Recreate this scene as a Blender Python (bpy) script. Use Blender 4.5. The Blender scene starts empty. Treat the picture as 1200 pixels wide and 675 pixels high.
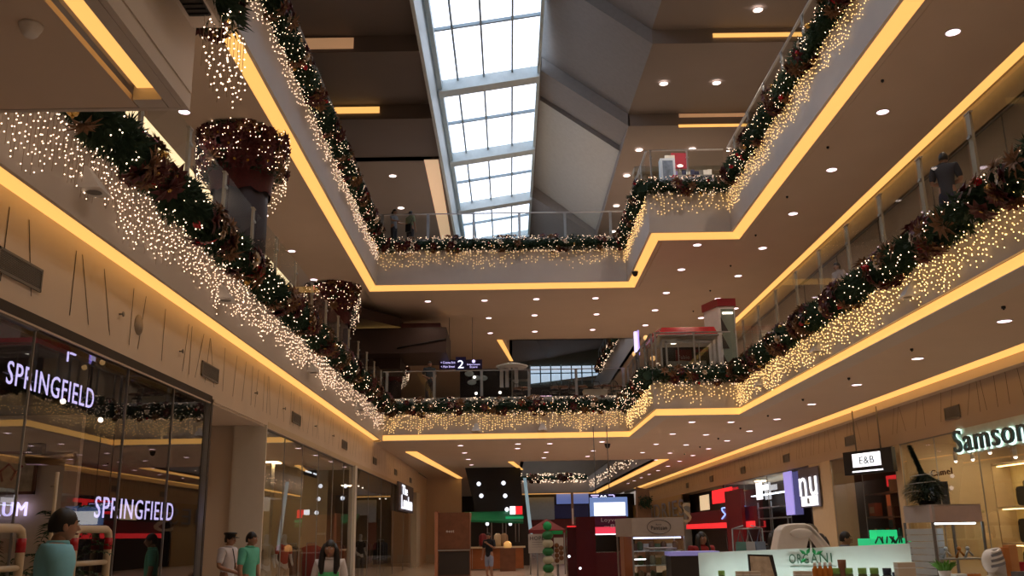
import bpy, bmesh, math, random
from mathutils import Vector, Matrix
random.seed(7)
sc = bpy.context.scene
COL = sc.collection
PI = math.pi

# ------------------------------------------------------------------ camera
H = 1.6
PSI, TH, ROLL = 0.00607, 0.25643, 0.017
FPX = 1100.0
F_ = Vector((math.sin(PSI)*math.cos(TH), math.cos(PSI)*math.cos(TH), math.sin(TH)))
R0 = Vector((math.cos(PSI), -math.sin(PSI), 0)); U0 = R0.cross(F_)
U_ = U0*math.cos(ROLL) + R0*math.sin(ROLL)
R_ = R0*math.cos(ROLL) - U0*math.sin(ROLL)
cd = bpy.data.cameras.new('camera'); cam = bpy.data.objects.new('camera', cd); COL.objects.link(cam)
cd.sensor_width = 36; cd.lens = 36*FPX/1200; cd.clip_start = 0.05; cd.clip_end = 400
m = Matrix.Identity(4)
for i in range(3):
    m[i][0] = R_[i]; m[i][1] = U_[i]; m[i][2] = -F_[i]
m[2][3] = H
cam.matrix_world = m
sc.camera = cam

# ------------------------------------------------------------------ world, exposure
sc.view_settings.view_transform = 'Standard'; sc.view_settings.look = 'None'
sc.view_settings.gamma = 1.0; sc.view_settings.use_curve_mapping = False
sc.view_settings.exposure = -0.16
w = bpy.data.worlds.new('sky'); sc.world = w; w.use_nodes = True
bg = w.node_tree.nodes['Background']
bg.inputs[0].default_value = (0.80, 0.88, 1.0, 1); bg.inputs[1].default_value = 3.2
sc.cycles.max_bounces = 7; sc.cycles.diffuse_bounces = 4; sc.cycles.glossy_bounces = 3
sc.cycles.transparent_max_bounces = 24; sc.cycles.transmission_bounces = 4
sc.cycles.use_denoising = True
sc.cycles.sample_clamp_indirect = 4.0
sc.cycles.caustics_reflective = False; sc.cycles.caustics_refractive = False
DOWN_E, COVE_E, BULB_E, SPOT_W = 4.5, 1.15, 5.6, 110.0       # lamp strengths
BULB_SAMPLE = True

# ------------------------------------------------------------------ materials
MATS = {}
def mat(name, col=(.5,.5,.5), rough=.6, metal=0., emit=0., ecol=None, var=0.06, scale=6., spec=.4, bump=0., sample=True):
    if name in MATS: return MATS[name]
    m = bpy.data.materials.new(name); m.use_nodes = True; nt = m.node_tree
    b = nt.nodes['Principled BSDF']
    b.inputs['Roughness'].default_value = rough; b.inputs['Metallic'].default_value = metal
    b.inputs['Specular IOR Level'].default_value = spec
    if emit > 0:
        b.inputs['Base Color'].default_value = (*col, 1)
        b.inputs['Emission Color'].default_value = (*(ecol or col), 1)
        b.inputs['Emission Strength'].default_value = emit
    else:
        tc = nt.nodes.new('ShaderNodeTexCoord'); n = nt.nodes.new('ShaderNodeTexNoise')
        n.inputs['Scale'].default_value = scale; n.inputs['Detail'].default_value = 3
        nt.links.new(tc.outputs['Object'], n.inputs['Vector'])
        mx = nt.nodes.new('ShaderNodeMix'); mx.data_type = 'RGBA'
        mx.inputs[6].default_value = tuple(max(0, c*(1-var*2)) for c in col) + (1,)
        mx.inputs[7].default_value = tuple(min(1, c*(1+var*2)) for c in col) + (1,)
        nt.links.new(n.outputs['Fac'], mx.inputs[0]); nt.links.new(mx.outputs[2], b.inputs['Base Color'])
        if bump:
            bp = nt.nodes.new('ShaderNodeBump'); bp.inputs['Strength'].default_value = bump; bp.inputs['Distance'].default_value = .01
            nt.links.new(n.outputs['Fac'], bp.inputs['Height']); nt.links.new(bp.outputs[0], b.inputs['Normal'])
    if not sample: m.cycles.emission_sampling = 'NONE'
    MATS[name] = m
    return m
def glassmat(name, tint=(.9,.95,.95), ior=1.45, gmax=1.0):
    m = bpy.data.materials.new(name); m.use_nodes = True; nt = m.node_tree; nt.nodes.clear()
    o = nt.nodes.new('ShaderNodeOutputMaterial'); t = nt.nodes.new('ShaderNodeBsdfTransparent'); g = nt.nodes.new('ShaderNodeBsdfGlossy')
    f = nt.nodes.new('ShaderNodeLayerWeight'); mx = nt.nodes.new('ShaderNodeMixShader'); pw = nt.nodes.new('ShaderNodeMath'); mu = nt.nodes.new('ShaderNodeMath')
    f.inputs['Blend'].default_value = .5; pw.operation = 'POWER'; pw.inputs[1].default_value = 4.2
    t.inputs[0].default_value = (*tint, 1); g.inputs['Roughness'].default_value = 0.01; g.inputs[0].default_value = (.95,.97,1,1)
    F0 = 2*((ior-1)/(ior+1))**2
    mu.operation = 'MULTIPLY_ADD'; mu.inputs[1].default_value = (1-F0)*gmax; mu.inputs[2].default_value = F0
    nt.links.new(f.outputs['Facing'], pw.inputs[0]); nt.links.new(pw.outputs[0], mu.inputs[0]); nt.links.new(mu.outputs[0], mx.inputs[0])
    nt.links.new(t.outputs[0], mx.inputs[1]); nt.links.new(g.outputs[0], mx.inputs[2]); nt.links.new(mx.outputs[0], o.inputs[0])
    MATS[name] = m
    return m
M_SLAB = mat('painted_fascia', (.58,.52,.47), .6, var=.03, scale=1.5)
M_SOF = mat('painted_soffit', (.62,.50,.395), .65, var=.03, scale=.8)
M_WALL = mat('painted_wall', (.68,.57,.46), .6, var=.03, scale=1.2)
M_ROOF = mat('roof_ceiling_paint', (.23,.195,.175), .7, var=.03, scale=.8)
M_ROOFD = mat('dark_ceiling_tone', (.14,.115,.105), .7, var=.03, scale=.8)
M_FLOOR = mat('polished_floor_tile', (.55,.46,.38), .18, var=.1, scale=1.3)
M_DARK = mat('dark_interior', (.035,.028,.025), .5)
M_BLACK = mat('black_paint', (.012,.012,.014), .35)
M_GROOVE = mat('groove_shadow_gap', (.05,.04,.03), .9)
M_COVE = mat('cove_wall_glow', (1,.56,.17), emit=COVE_E, ecol=(1,.53,.14))  # cove wall lit by hidden tubes, its light given as emission
M_DOWN = mat('downlight_lens', (1,.9,.85), emit=DOWN_E, ecol=(1,.72,.80))
M_DOWNV = mat('roof_downlight_lens', (1,.9,.85), emit=5, ecol=(1,.80,.72))
M_STEEL = mat('brushed_steel', (.42,.42,.42), .35, .8)
M_BRONZE = mat('bronze_post', (.42,.35,.26), .45, .15)
M_WHITE = mat('white_plastic', (.72,.70,.68), .4)
M_FRAME = mat('skylight_frame_paint', (.45,.58,.64), .4)
M_GREY = mat('grey_metal', (.2,.19,.18), .5, .3)
M_GREEN = mat('garland_needles', (.018,.045,.022), .7, var=.3, scale=20)
M_BURG = mat('burgundy_petals', (.075,.008,.011), .5, var=.3, scale=20)
M_RED = mat('red_glossy', (.42,.012,.02), .25, var=.1)
M_GOLD = mat('gold_leaf', (.20,.10,.045), .5, .1, var=.3, scale=20)
M_GOLDB = mat('gold_bauble', (.75,.48,.14), .2, .8)
M_CREAM = mat('cream_petals', (.62,.52,.40), .5, var=.15, scale=20)
M_BULBW = mat('fairy_bulb_white', (1,.85,.75), emit=BULB_E, ecol=(1,.67,.45), sample=BULB_SAMPLE)
M_BULBY = mat('fairy_bulb_yellow', (1,.7,.3), emit=BULB_E, ecol=(1,.60,.22), sample=BULB_SAMPLE)
M_WIRE = mat('fairy_light_wire', (.30,.20,.12), .6)
G_RAIL = glassmat('railing_glass', (.88,.93,.93), 1.25, .38)
G_SHOP = glassmat('shop_glass', (.80,.82,.80), 1.4)
G_SKY = glassmat('skylight_glass', (.97,.95,.98), 1.1)
G_CASE = glassmat('case_glass', (.90,.94,.94), 1.2)

# ------------------------------------------------------------------ mesh helper
class MB:
    def __init__(s): s.v = []; s.f = []; s.m = []; s.sm = []
    def add(s, vs, fs, mi=0, smooth=False):
        b = len(s.v); s.v += [tuple(x) for x in vs]
        for f in fs: s.f.append([b+i for i in f]); s.m.append(mi); s.sm.append(smooth)
        return s
    def box(s, x0, y0, z0, x1, y1, z1, mi=0):
        x0,x1=sorted((x0,x1)); y0,y1=sorted((y0,y1)); z0,z1=sorted((z0,z1))
        return s.add([(x0,y0,z0),(x1,y0,z0),(x1,y1,z0),(x0,y1,z0),(x0,y0,z1),(x1,y0,z1),(x1,y1,z1),(x0,y1,z1)],
              [(0,3,2,1),(4,5,6,7),(0,1,5,4),(1,2,6,5),(2,3,7,6),(3,0,4,7)], mi)
    def quad(s, a, b, c, d, mi=0): return s.add([a,b,c,d], [(0,1,2,3)], mi)
    def poly(s, pts, mi=0): return s.add(pts, [tuple(range(len(pts)))], mi)
    def prism(s, pts, z0, z1, mi=0):          # polygon in XY
        n = len(pts)
        return s.add([(x,y,z0) for x,y in pts]+[(x,y,z1) for x,y in pts],
              [tuple(range(n))[::-1], tuple(range(n,2*n))]+[(i,(i+1)%n,n+(i+1)%n,n+i) for i in range(n)], mi)
    def prism_x(s, pts, x0, x1, mi=0):        # polygon in YZ
        n = len(pts)
        return s.add([(x0,y,z) for y,z in pts]+[(x1,y,z) for y,z in pts],
              [tuple(range(n))[::-1], tuple(range(n,2*n))]+[(i,(i+1)%n,n+(i+1)%n,n+i) for i in range(n)], mi)
    def prism_y(s, pts, y0, y1, mi=0):        # polygon in XZ
        n = len(pts)
        return s.add([(x,y0,z) for x,z in pts]+[(x,y1,z) for x,z in pts],
              [tuple(range(n)), tuple(range(n,2*n))[::-1]]+[(i,n+i,n+(i+1)%n,(i+1)%n) for i in range(n)], mi)
    def tube(s, path, r, n=8, mi=0, cap=True, smooth=True):
        path = [Vector(p) for p in path]; rs = r if isinstance(r, (list,tuple)) else [r]*len(path)
        vs = []; up = None
        for i, p in enumerate(path):
            d = (path[min(i+1,len(path)-1)] - path[max(i-1,0)]).normalized()
            a = Vector((0,0,1)) if abs(d.z) < .9 else Vector((1,0,0))
            u = d.cross(a).normalized() if up is None else (up - d*up.dot(d)).normalized()
            up = u; v = d.cross(u)
            for k in range(n):
                t = 2*PI*k/n; vs.append(p + (u*math.cos(t)+v*math.sin(t))*rs[i])
        L = len(path)
        fs = [(i*n+k, i*n+(k+1)%n, (i+1)*n+(k+1)%n, (i+1)*n+k) for i in range(L-1) for k in range(n)]
        if cap: fs += [tuple(range(n))[::-1], tuple(range((L-1)*n, L*n))]
        return s.add(vs, fs, mi, smooth)
    def disc(s, c, r, n=20, mi=0, down=True):
        vs = [(c[0]+r*math.cos(2*PI*k/n), c[1]+r*math.sin(2*PI*k/n), c[2]) for k in range(n)]
        return s.add(vs, [tuple(range(n))[::-1] if down else tuple(range(n))], mi)
    def lathe(s, c, prof, n=16, mi=0, smooth=True):  # prof: (r,z)
        vs = [(c[0]+r*math.cos(2*PI*k/n), c[1]+r*math.sin(2*PI*k/n), c[2]+z) for r,z in prof for k in range(n)]
        L = len(prof)
        fs = [(i*n+k, i*n+(k+1)%n, (i+1)*n+(k+1)%n, (i+1)*n+k) for i in range(L-1) for k in range(n)]
        fs += [tuple(range(n))[::-1], tuple(range((L-1)*n, L*n))]
        return s.add(vs, fs, mi, smooth)
    def ball(s, c, r, mi=0, n=10, k=7):
        rx,ry,rz = r if isinstance(r, (tuple,list)) else (r,r,r)
        vs = [(c[0],c[1],c[2]+rz)]
        for i in range(1,k):
            a = PI*i/k
            for j in range(n):
                t = 2*PI*j/n; vs.append((c[0]+rx*math.sin(a)*math.cos(t), c[1]+ry*math.sin(a)*math.sin(t), c[2]+rz*math.cos(a)))
        vs.append((c[0],c[1],c[2]-rz)); e = len(vs)-1
        fs = [(0,1+j,1+(j+1)%n) for j in range(n)]
        for i in range(k-2):
            for j in range(n):
                a=1+i*n+j; b=1+i*n+(j+1)%n; fs.append((a,a+n,b+n,b))
        fs += [(1+(k-2)*n+j, e, 1+(k-2)*n+(j+1)%n) for j in range(n)]
        return s.add(vs, fs, mi, True)
    def octa(s, c, r, mi=0):
        x,y,z = c
        return s.add([(x+r,y,z),(x-r,y,z),(x,y+r,z),(x,y-r,z),(x,y,z+r),(x,y,z-r)],
              [(0,2,4),(2,1,4),(1,3,4),(3,0,4),(2,0,5),(1,2,5),(3,1,5),(0,3,5)], mi)
    def mesh(s, name, mats):
        me = bpy.data.meshes.new(name); me.from_pydata(s.v, [], s.f)
        for m in (mats if isinstance(mats,(list,tuple)) else [mats]): me.materials.append(m)
        me.polygons.foreach_set('material_index', s.m); me.polygons.foreach_set('use_smooth', s.sm); me.update()
        return me
    def build(s, name, mats, parent=None, world=False, loc=(0,0,0), rotz=0):
        o = bpy.data.objects.new(name, s.mesh(name, mats)); COL.objects.link(o)
        o.location = loc; o.rotation_euler = (0,0,rotz)
        if parent:
            o.parent = parent
            if world: o.matrix_parent_inverse = Matrix.Translation(-parent.location)
        return o
def tag(o, label=None, cat=None, group=None, kind=None):
    if label: o['label'] = label
    if cat: o['category'] = cat
    if group: o['group'] = group
    if kind: o['kind'] = kind
    return o
def thing(name, label, cat, loc=(0,0,0), rotz=0, group=None):
    o = bpy.data.objects.new(name, None); COL.objects.link(o); o.empty_display_size = .1
    o.location = loc; o.rotation_euler = (0,0,rotz)
    return tag(o, label, cat, group)
def struct(name, mb, m): return tag(mb.build(name, m), kind='structure')
def kids(o): return [c for c in list(bpy.data.objects) if c.parent == o]
def copy_tree(o, loc=None, rotz=None, label=None, group=None, _ch=None):
    r = o.copy(); COL.objects.link(r)
    if loc is not None: r.location = loc
    if rotz is not None: r.rotation_euler = (0,0,rotz)
    if label: r['label'] = label
    if group: r['group'] = group
    for ch in kids(o):
        c = ch.copy(); COL.objects.link(c); c.parent = r
        for g in kids(ch):
            d = g.copy(); COL.objects.link(d); d.parent = c
    return r
FACE_CAM, ON_LEFT, ON_RIGHT = (PI/2,0,0), (PI/2,0,PI/2), (PI/2,0,-PI/2)
def text(name, s, width, height, loc, rot, m, parent=None, ext=.01, bold=0., world=True):
    cu = bpy.data.curves.new(name, 'FONT'); cu.body = s; cu.size = 1; cu.extrude = ext; cu.space_character = 1.12
    bold = 0; cu.align_x = 'CENTER'; cu.align_y = 'CENTER'; cu.materials.append(m); cu.resolution_u = 3
    o = bpy.data.objects.new(name, cu); COL.objects.link(o)
    bpy.context.view_layer.update()
    me = bpy.data.meshes.new_from_object(o); bpy.data.objects.remove(o); bpy.data.curves.remove(cu)
    xs = [v.co.x for v in me.vertices]; ys = [v.co.y for v in me.vertices]
    sx = width/max(1e-6, max(xs)-min(xs)); sy = (height/max(1e-6, max(ys)-min(ys)))
    cx = (max(xs)+min(xs))/2; cy = (max(ys)+min(ys))/2
    for v in me.vertices: v.co.x = (v.co.x-cx)*sx; v.co.y = (v.co.y-cy)*sy
    o = bpy.data.objects.new(name, me); COL.objects.link(o); o.location = loc; o.rotation_euler = rot
    if parent:
        o.parent = parent
        if world: o.matrix_parent_inverse = Matrix.Translation(-parent.location)
    return o

# ------------------------------------------------------------------ building shell
ZB, Z2 = 5.0, 6.45           # soffit over the ground floor, level two floor
ZC, Z3 = 10.8, 12.60         # soffit over level two, level three floor
ZR = 17.0                    # roof ceiling
P2 = [(-2.57,-8),(-2.57,7.07),(-4.66,7.07),(-4.66,35.0),(4.45,35.0),(4.45,28.6),(7.02,28.6),(7.02,-8)]
P3 = [(-5.02,-8),(-4.95,34.7),(4.62,34.7),(4.62,28.7),(7.25,28.7),(7.25,-8)]
def offset(pl, d):            # to the left of the travel direction
    out = []
    for i, p in enumerate(pl):
        p = Vector(p); ns = []
        if i > 0: e = (p-Vector(pl[i-1])).normalized(); ns.append(Vector((-e.y, e.x)))
        if i < len(pl)-1: e = (Vector(pl[i+1])-p).normalized(); ns.append(Vector((-e.y, e.x)))
        n = ns[0] if len(ns) == 1 else (ns[0]+ns[1])/(1+ns[0].dot(ns[1]))
        out.append(tuple(p+n*d))
    return out
def slab(pl, z0, z1, names, cove0, cove1, th=.12):
    a = pl; b = offset(pl, th)
    mb = MB()
    for i in range(len(pl)-1):
        q = [a[i], a[i+1], b[i+1], b[i]]
        vert = not (z0 == ZB and i <= 2)
        mb.prism(q[::-1], z0+((.22 if z0 == ZB else .10) if vert else 0), z1)
    struct(names+'_fascia', mb, M_SLAB)
    # recess behind the lip: vertical back and glowing face for the hidden lamps' light
    for i in range(len(pl)-1):
        o1, o2 = offset(pl, cove0), offset(pl, cove1)
        mb = MB(); q = [o1[i], o1[i+1], o2[i+1], o2[i]]
        if z0 == ZB and i == 1: continue
        if z0 == ZB and i == 0:
            mb.box(-2.93,-8,z0+.10,-2.74,6.86,z0+.13)
            lip = MB(); lip.box(-2.72,-8,z0+.002,-2.625,7.02,z0+.12); lip.box(-2.96,6.87,z0+.002,-2.73,7.02,z0+.12); lip.box(-3.0,-8,z0+.14,-2.56,7.05,z0+.2); struct('trim_6', lip, M_SLAB)
        elif not (z0 == ZB and i <= 2):
            e1, e2, e3 = offset(pl, .07), offset(pl, .11), offset(pl, .46)
            if z0 == ZB: mb.prism([e1[i], e1[i+1], e2[i+1], e2[i]][::-1], z0+.02, z0+.22)
            else:
                e1, e2 = offset(pl, .06), offset(pl, .32)
                mb.add([(*e1[i],z0+.11),(*e1[i+1],z0+.11),(*e2[i+1],z0-.07),(*e2[i],z0-.07),(*e1[i],z0+.14),(*e1[i+1],z0+.14),(*e2[i+1],z0-.04),(*e2[i],z0-.04)],[(0,1,2,3),(4,7,6,5),(0,4,5,1),(1,5,6,2),(2,6,7,3),(3,7,4,0)])
                lip = MB(); lip.prism([e2[i], e2[i+1], e3[i+1], e3[i]][::-1], z0-.075, z0+.02); struct(names+'_lip', lip, M_SOF); yield i, mb.build('cove_light', M_COVE); continue
            lip = MB(); lip.prism([a[i], a[i+1], e3[i+1], e3[i]][::-1], z0-.005, z0+.018); struct(names+'_lip', lip, M_SLAB)
        else: mb.prism(q[::-1], z0+.07, z0+.10)
        t = mb.build('cove_light', M_COVE); yield i, t
S2 = dict(slab(P2, ZB, Z2, 'floor_level_two', .06, .40, .05))
cl2 = ['warm cove strip under the jutting near left walkway corner','short warm cove strip where the near left corner steps back','long warm cove strip above the left shop wall','warm cove strip along the far edge of level two','short diagonal looking cove strip at the right jog of level two','cove strip under the red roofed kiosk on level two','long warm cove strip under the right level two walkway']
for i, t in S2.items(): tag(t, cl2[i], 'cove light')
S3 = dict(slab(P3, ZC, Z3, 'floor_level_three', .16, .44))
cl3 = ['long warm cove strip along the left edge of level three','warm cove strip along the far edge of level three, below the two people','short cove strip at the right jog of level three','cove strip below the magazine kiosk on level three','long warm cove strip along the right edge of level three']
for i, t in S3.items(): tag(t, cl3[i], 'cove light')
# soffits
HX0, HX1, HY = .7, 7.0, 46.2
o2 = offset(P2, .38)
mb = MB()
mb.poly([(x,y,ZB) for x,y in o2] + [(10.35,-8,ZB),(10.35,HY,ZB),(-4.99,HY,ZB),(-4.99,-8,ZB)][:4])
MBs = mb
mb = MB()
# split into simple rectangles so that no face is concave; left strip is only as wide as the wall recess
def rect(mb, x0,x1,y0,y1,z,up=.05): mb.box(x0,y0,z,x1,y1,z+up)
rect(mb, -5.0,-2.97,-8,7.0,ZB)                   # near left jut
rect(mb, -5.0,4.83,35.38,HY,ZB); rect(mb, 4.83,7.4,28.98,HY,ZB); rect(mb, 7.4,9.95,-8,HY,ZB)
rect(mb, -5.0,HX0,HY,90,ZB); rect(mb, HX1,9.95,HY,90,ZB); rect(mb, HX0,HX1,84,90,ZB)
struct('ceiling_ground_floor', mb, M_SOF)
mb = MB()
rect(mb, -12,-3.0,-8,6.6,Z2-.05); rect(mb,-12,-4.8,6.6,35,Z2-.05); rect(mb,-12,HX0,35.1,90,Z2-.05)
rect(mb,HX0,4.5,35.1,HY,Z2-.05); rect(mb,4.5,16,28.7,HY,Z2-.05); rect(mb,7.2,16,-8,28.7,Z2-.05); rect(mb,HX1,16,HY,90,Z2-.05); rect(mb,HX0,HX1,84,90,Z2-.05)
struct('floor_level_two', mb, M_FLOOR)
JX0, JX1, JY = .25, 6.45, 45.2
mb = MB()
rect(mb,-8.06,-5.46,-8,JY,ZC); rect(mb,-8.8,-8.47,-8,60,ZC); rect(mb,-5.53,5.15,35.22,JY,ZC); rect(mb,5.15,7.78,29.22,JY,ZC); rect(mb,7.78,10.25,-8,JY,ZC)
rect(mb,-8.06,JX0,JY,90,ZC); rect(mb,JX1,10.25,JY,90,ZC)
struct('ceiling_level_two', mb, M_SOF)
mb = MB()
rect(mb,-10,-5.2,-8,34.9,Z3-.05); rect(mb,-10,4.7,34.9,JY,Z3-.05); rect(mb,4.7,11,28.9,JY,Z3-.05); rect(mb,7.4,11,-8,28.9,Z3-.05)
rect(mb,-10,JX0,JY,90,Z3-.05); rect(mb,JX1,11,JY,90,Z3-.05)
struct('floor_level_three', mb, M_FLOOR)
struct('floor', MB().box(-12,-10,-.1,16,95,0), M_FLOOR)
# ends and outer walls
mb = MB(); mb.box(-12,-10.2,0,16,-10,21); struct('wall_back', mb, M_WALL)
mb = MB(); mb.box(-12,95,0,16,95.2,17); struct('wall_far', mb, M_WALL)
mb = MB(); mb.box(-10.2,-10,Z2,-10,95,ZR+.2); mb.box(-12,-10,0,-11.9,95,Z2); struct('wall_left', mb, M_WALL)
mb = MB(); mb.box(10.9,-10,Z2,11.0,95,ZR+.2); mb.box(15.9,-10,0,16,95,Z2); struct('wall_right', mb, M_WALL)

# cove strips along the outer walls
def cove(label, x0,y0,z,x1,y1, m=M_COVE, group=None):
    mb = MB(); mb.box(x0,y0,z,x1,y1,z+.03)
    return tag(mb.build('cove_light', m), label, 'cove light', group)
cove('warm cove strip beside the right ground floor shop wall', 9.97,-8,ZB+.04,10.5,78)
struct('trim_7', MB().box(10.5,-8,4.82,10.76,78,5.08), M_WALL)
cove('warm cove strip over the right level two shops behind the railing', 10.27,-8,ZC+.08,10.62,60)
cove('bright cove strip over the left level two shops behind the railing', -8.45,-8,ZC+.04,-8.08,60, mat('cove_glow_pale',(1,.8,.5),emit=1.5,ecol=(1,.74,.42)))
cove('warm cove strip in the ceiling of the far left corridor', -4.25,39.5,ZB-.03,-3.85,42.6).rotation_euler=(0,0,0)
bpy.data.objects.remove([o for o in bpy.data.objects if o.name.startswith('cove_light') and o.get('label','').startswith('warm cove strip in the ceiling')][0])
mb = MB(); mb.prism([(-4.3,39.5),(-3.85,39.5),(-2.9,58.8),(-3.2,58.8)], ZB-.04, ZB-.01)
tag(mb.build('cove_light', M_COVE), 'slanting warm strip in the ceiling above the far left corridor', 'cove light')

# ground floor shop walls with slanted grooves
def groove_wall(name, x, side, zt, zb, y0, y1, wm=M_WALL):
    mb = MB(); mb.box(x, y0, zb, x-side*.3, y1, zt)
    rnd = random.Random(5 if side > 0 else 9); y = y0
    xf = x + side*.004
    while y < y1-1:
        y += rnd.choice([.3,.5,.62,.9]); s = rnd.choice([-.34,-.22,0,0,.14,.30]); g = .017
        mb.quad((xf,y,zb+.28),(xf,y+g,zb+.28),(xf,y+s+g,zt-.16),(xf,y+s,zt-.16),1)
    mb.box(x+side*.015, y0, zb-.02, x-side*.02, y1, zb+.24)
    struct(name, mb, [wm, M_GROOVE])
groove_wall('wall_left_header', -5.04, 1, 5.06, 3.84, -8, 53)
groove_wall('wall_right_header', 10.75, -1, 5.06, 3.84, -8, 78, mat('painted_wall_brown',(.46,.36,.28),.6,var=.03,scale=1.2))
mb = MB(); mb.box(-5.04,-8,5.06,-5.12,90,6.4); mb.box(10.74,-8,5.05,10.9,90,6.4); struct('trim_1', mb, M_WALL)

def vent(name_label, x, side, y0, y1, z0, z1):
    t = thing('air_vent', name_label, 'vent', (x,(y0+y1)/2,z0), group='air vents in the shop wall')
    mb = MB(); d = .02*side; W=(y1-y0)/2
    for (a,b,c,e) in ((-W,W,0,.025),(-W,W,z1-z0-.025,z1-z0),(-W,-W+.025,0,z1-z0),(W-.025,W,0,z1-z0)): mb.box(0,a,c,d,b,e)
    mb.build('frame', M_GREY, t)
    mb = MB(); n = 12
    mb.box(0.0,-W+.02,.02,.003*side,W-.02,z1-z0-.02)
    for i in range(n):
        z = .03+(z1-z0-.06)*i/(n-1); mb.box(0,-W+.025,z-.004,.014*side,W-.025,z+.004)
    mb.build('slat', M_GREY, t)
for i, y in enumerate([9.35,15.7,22.3,29,35.6,42.2,48.6]):
    o = ['nearest and largest air vent on the left shop wall','air vent above the right end of the dark shop window on the left','left wall air vent above the second glass shop front','left wall vent past the divider of the two shop fronts','left wall vent near the far end of the gallery edge','left wall vent above the lit sign, further one','last small vent at the far end of the left wall'][i]
    vent(o, -5.03, 1, y-.45, y+.45, 4.2, 4.45)
for i, y in enumerate([22.7,29.8,36.8,43.8,50.8,57.8]):
    o = ['nearest right wall air vent, left of the glowing luggage shop letters','right wall air vent above the hanging screen','right wall air vent third from the near side','right wall air vent above the red shop signs','right wall vent beyond the red shop signs','farthest small right wall vent'][i]
    vent(o, 10.735, -1, y-.4, y+.4, 4.12, 4.42)
# sprinkler heads and round speaker on the left wall
for i,(y,z) in enumerate([(11.9,4.45),(14.2,4.4),(18.6,4.4),(21.0,4.4),(24.5,4.4),(27,4.4)]):
    mb = MB(); mb.tube([(0,0,0),(.05,0,0)],.012,6); mb.tube([(.05,0,0),(.06,0,0)],.035,8)
    tag(mb.build('sprinkler_head', M_GREY, loc=(-5.04,y,z)), ['nearest','second','third','fourth','fifth','farthest'][i]+' small sprinkler head sticking out of the left shop wall', 'sprinkler', 'wall sprinklers')
mb = MB(); mb.tube([(0,0,0),(.012,0,0)],.14,20); tag(mb.build('wall_speaker', mat('speaker_cloth',(.33,.27,.21),.8), loc=(-5.04,12.55,4.45)), 'flat round speaker grille on the left shop wall', 'speaker')

# ------------------------------------------------------------------ roof with saw-tooth panels and skylight
SX0, SX1, SZ0, SZ1 = -2.5, 1.4, 18.5, 19.1
roof = MB()
bays = [(7.4,14.0),(14.0,20.4),(20.4,26.8),(26.8,33.0)]
for y0,y1 in bays:      # right side: flat wing + facet rising to the skylight; lower at the near edge
    z0, z1 = 16.55, 17.05
    roof.quad((4.75,y0,z0),(11,y0,z0),(11,y1,z1),(4.75,y1,z1))
    roof.quad((4.75,y0,z0),(4.75,y1,z1),(1.45,y1,SZ1+.45),(1.45,y0,SZ1-.05),2)
    roof.quad((4.75,y0,z0),(11,y0,z0),(11,y0,z1),(4.75,y0,z1))
    roof.quad((1.45,y0,SZ1-.05),(4.75,y0,z0),(4.75,y0,z1),(1.45,y0,SZ1+.45),2)
y = 33.0
roof.quad((4.75,y,16.55),(11,y,16.55),(11,60,17),(4.75,60,17))
roof.quad((4.75,y,16.55),(11,y,16.55),(11,y,17.05),(4.75,y,17.05))
roof.quad((4.75,33,16.55),(4.75,35.8,16.95),(1.45,35.8,19.3),(1.45,33,18.95),2)
roof.quad((1.45,35.8,19.1),(4.75,35.8,16.7),(4.75,35.8,17.2),(1.45,35.8,19.6),2)
roof.quad((1.45,33,18.95),(4.75,33,16.55),(4.75,33,17.05),(1.45,33,19.55),2)
roof.quad((4.75,35.8,16.85),(4.75,47,17),(1.45,47,19.6),(1.45,35.8,19.2),3); roof.box(4.74,33,16.56,4.80,61,17.3); roof.box(1.4,33,19.05,1.5,60,19.7)
roof.quad((4.75,47,16.7),(4.75,60,17),(1.45,60,19.6),(1.45,47,18.9),2)
roof.quad((1.45,47,18.9),(4.75,47,16.7),(4.75,47,17),(1.45,47,19.6),2)
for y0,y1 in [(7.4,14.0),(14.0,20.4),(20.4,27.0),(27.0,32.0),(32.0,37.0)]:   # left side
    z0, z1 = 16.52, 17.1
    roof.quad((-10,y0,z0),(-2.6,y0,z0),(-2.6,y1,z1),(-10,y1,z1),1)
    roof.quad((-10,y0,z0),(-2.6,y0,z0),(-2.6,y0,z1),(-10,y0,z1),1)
roof.box(-10,37,16.98,-3.1,60,17.1)  # far left ceiling gets a lighter colour to stand for light on it
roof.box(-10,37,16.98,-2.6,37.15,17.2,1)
# shaft wall beside the glass, left
roof.box(-2.66,-8,16.5,-2.55,60,18.6,4)
roof.box(-10,-8,17.1,-2.6,7.4,17.2); roof.box(1.45,-8,17.1,11,7.4,17.2)
roof.box(-12,-10,17.2,-2.6,60,17.3); roof.box(-12,60,16.9,16,70.6,17.1); roof.box(-12,70.6,16.9,.5,95,17.1); roof.box(6.5,70.6,16.9,16,95,17.1); roof.box(.5,84,16.9,6.5,95,17.1); roof.box(-2.6,-10,18.4,1.5,7.4,18.6); roof.box(1.4,-10,17.2,11,7.4,18.6)
roof.prism_y([(-2.66,17),(1.5,17),(1.5,19.1),(-2.66,18.5)],60,60.1); roof.prism_y([(1.45,17),(4.8,17),(1.45,19.6)],60,60.1)
M_SHAFT = mat('skylight_shaft_paint', (.52,.60,.62), .5)
struct('ceiling_roof', roof, [M_ROOFD if False else M_ROOF, M_ROOFD, mat('facet_paint',(.26,.25,.25),.7), mat('facet_skylit',(.50,.52,.51),.7), M_SHAFT])  # the paler facet carries the skylight's light in its colour
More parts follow.
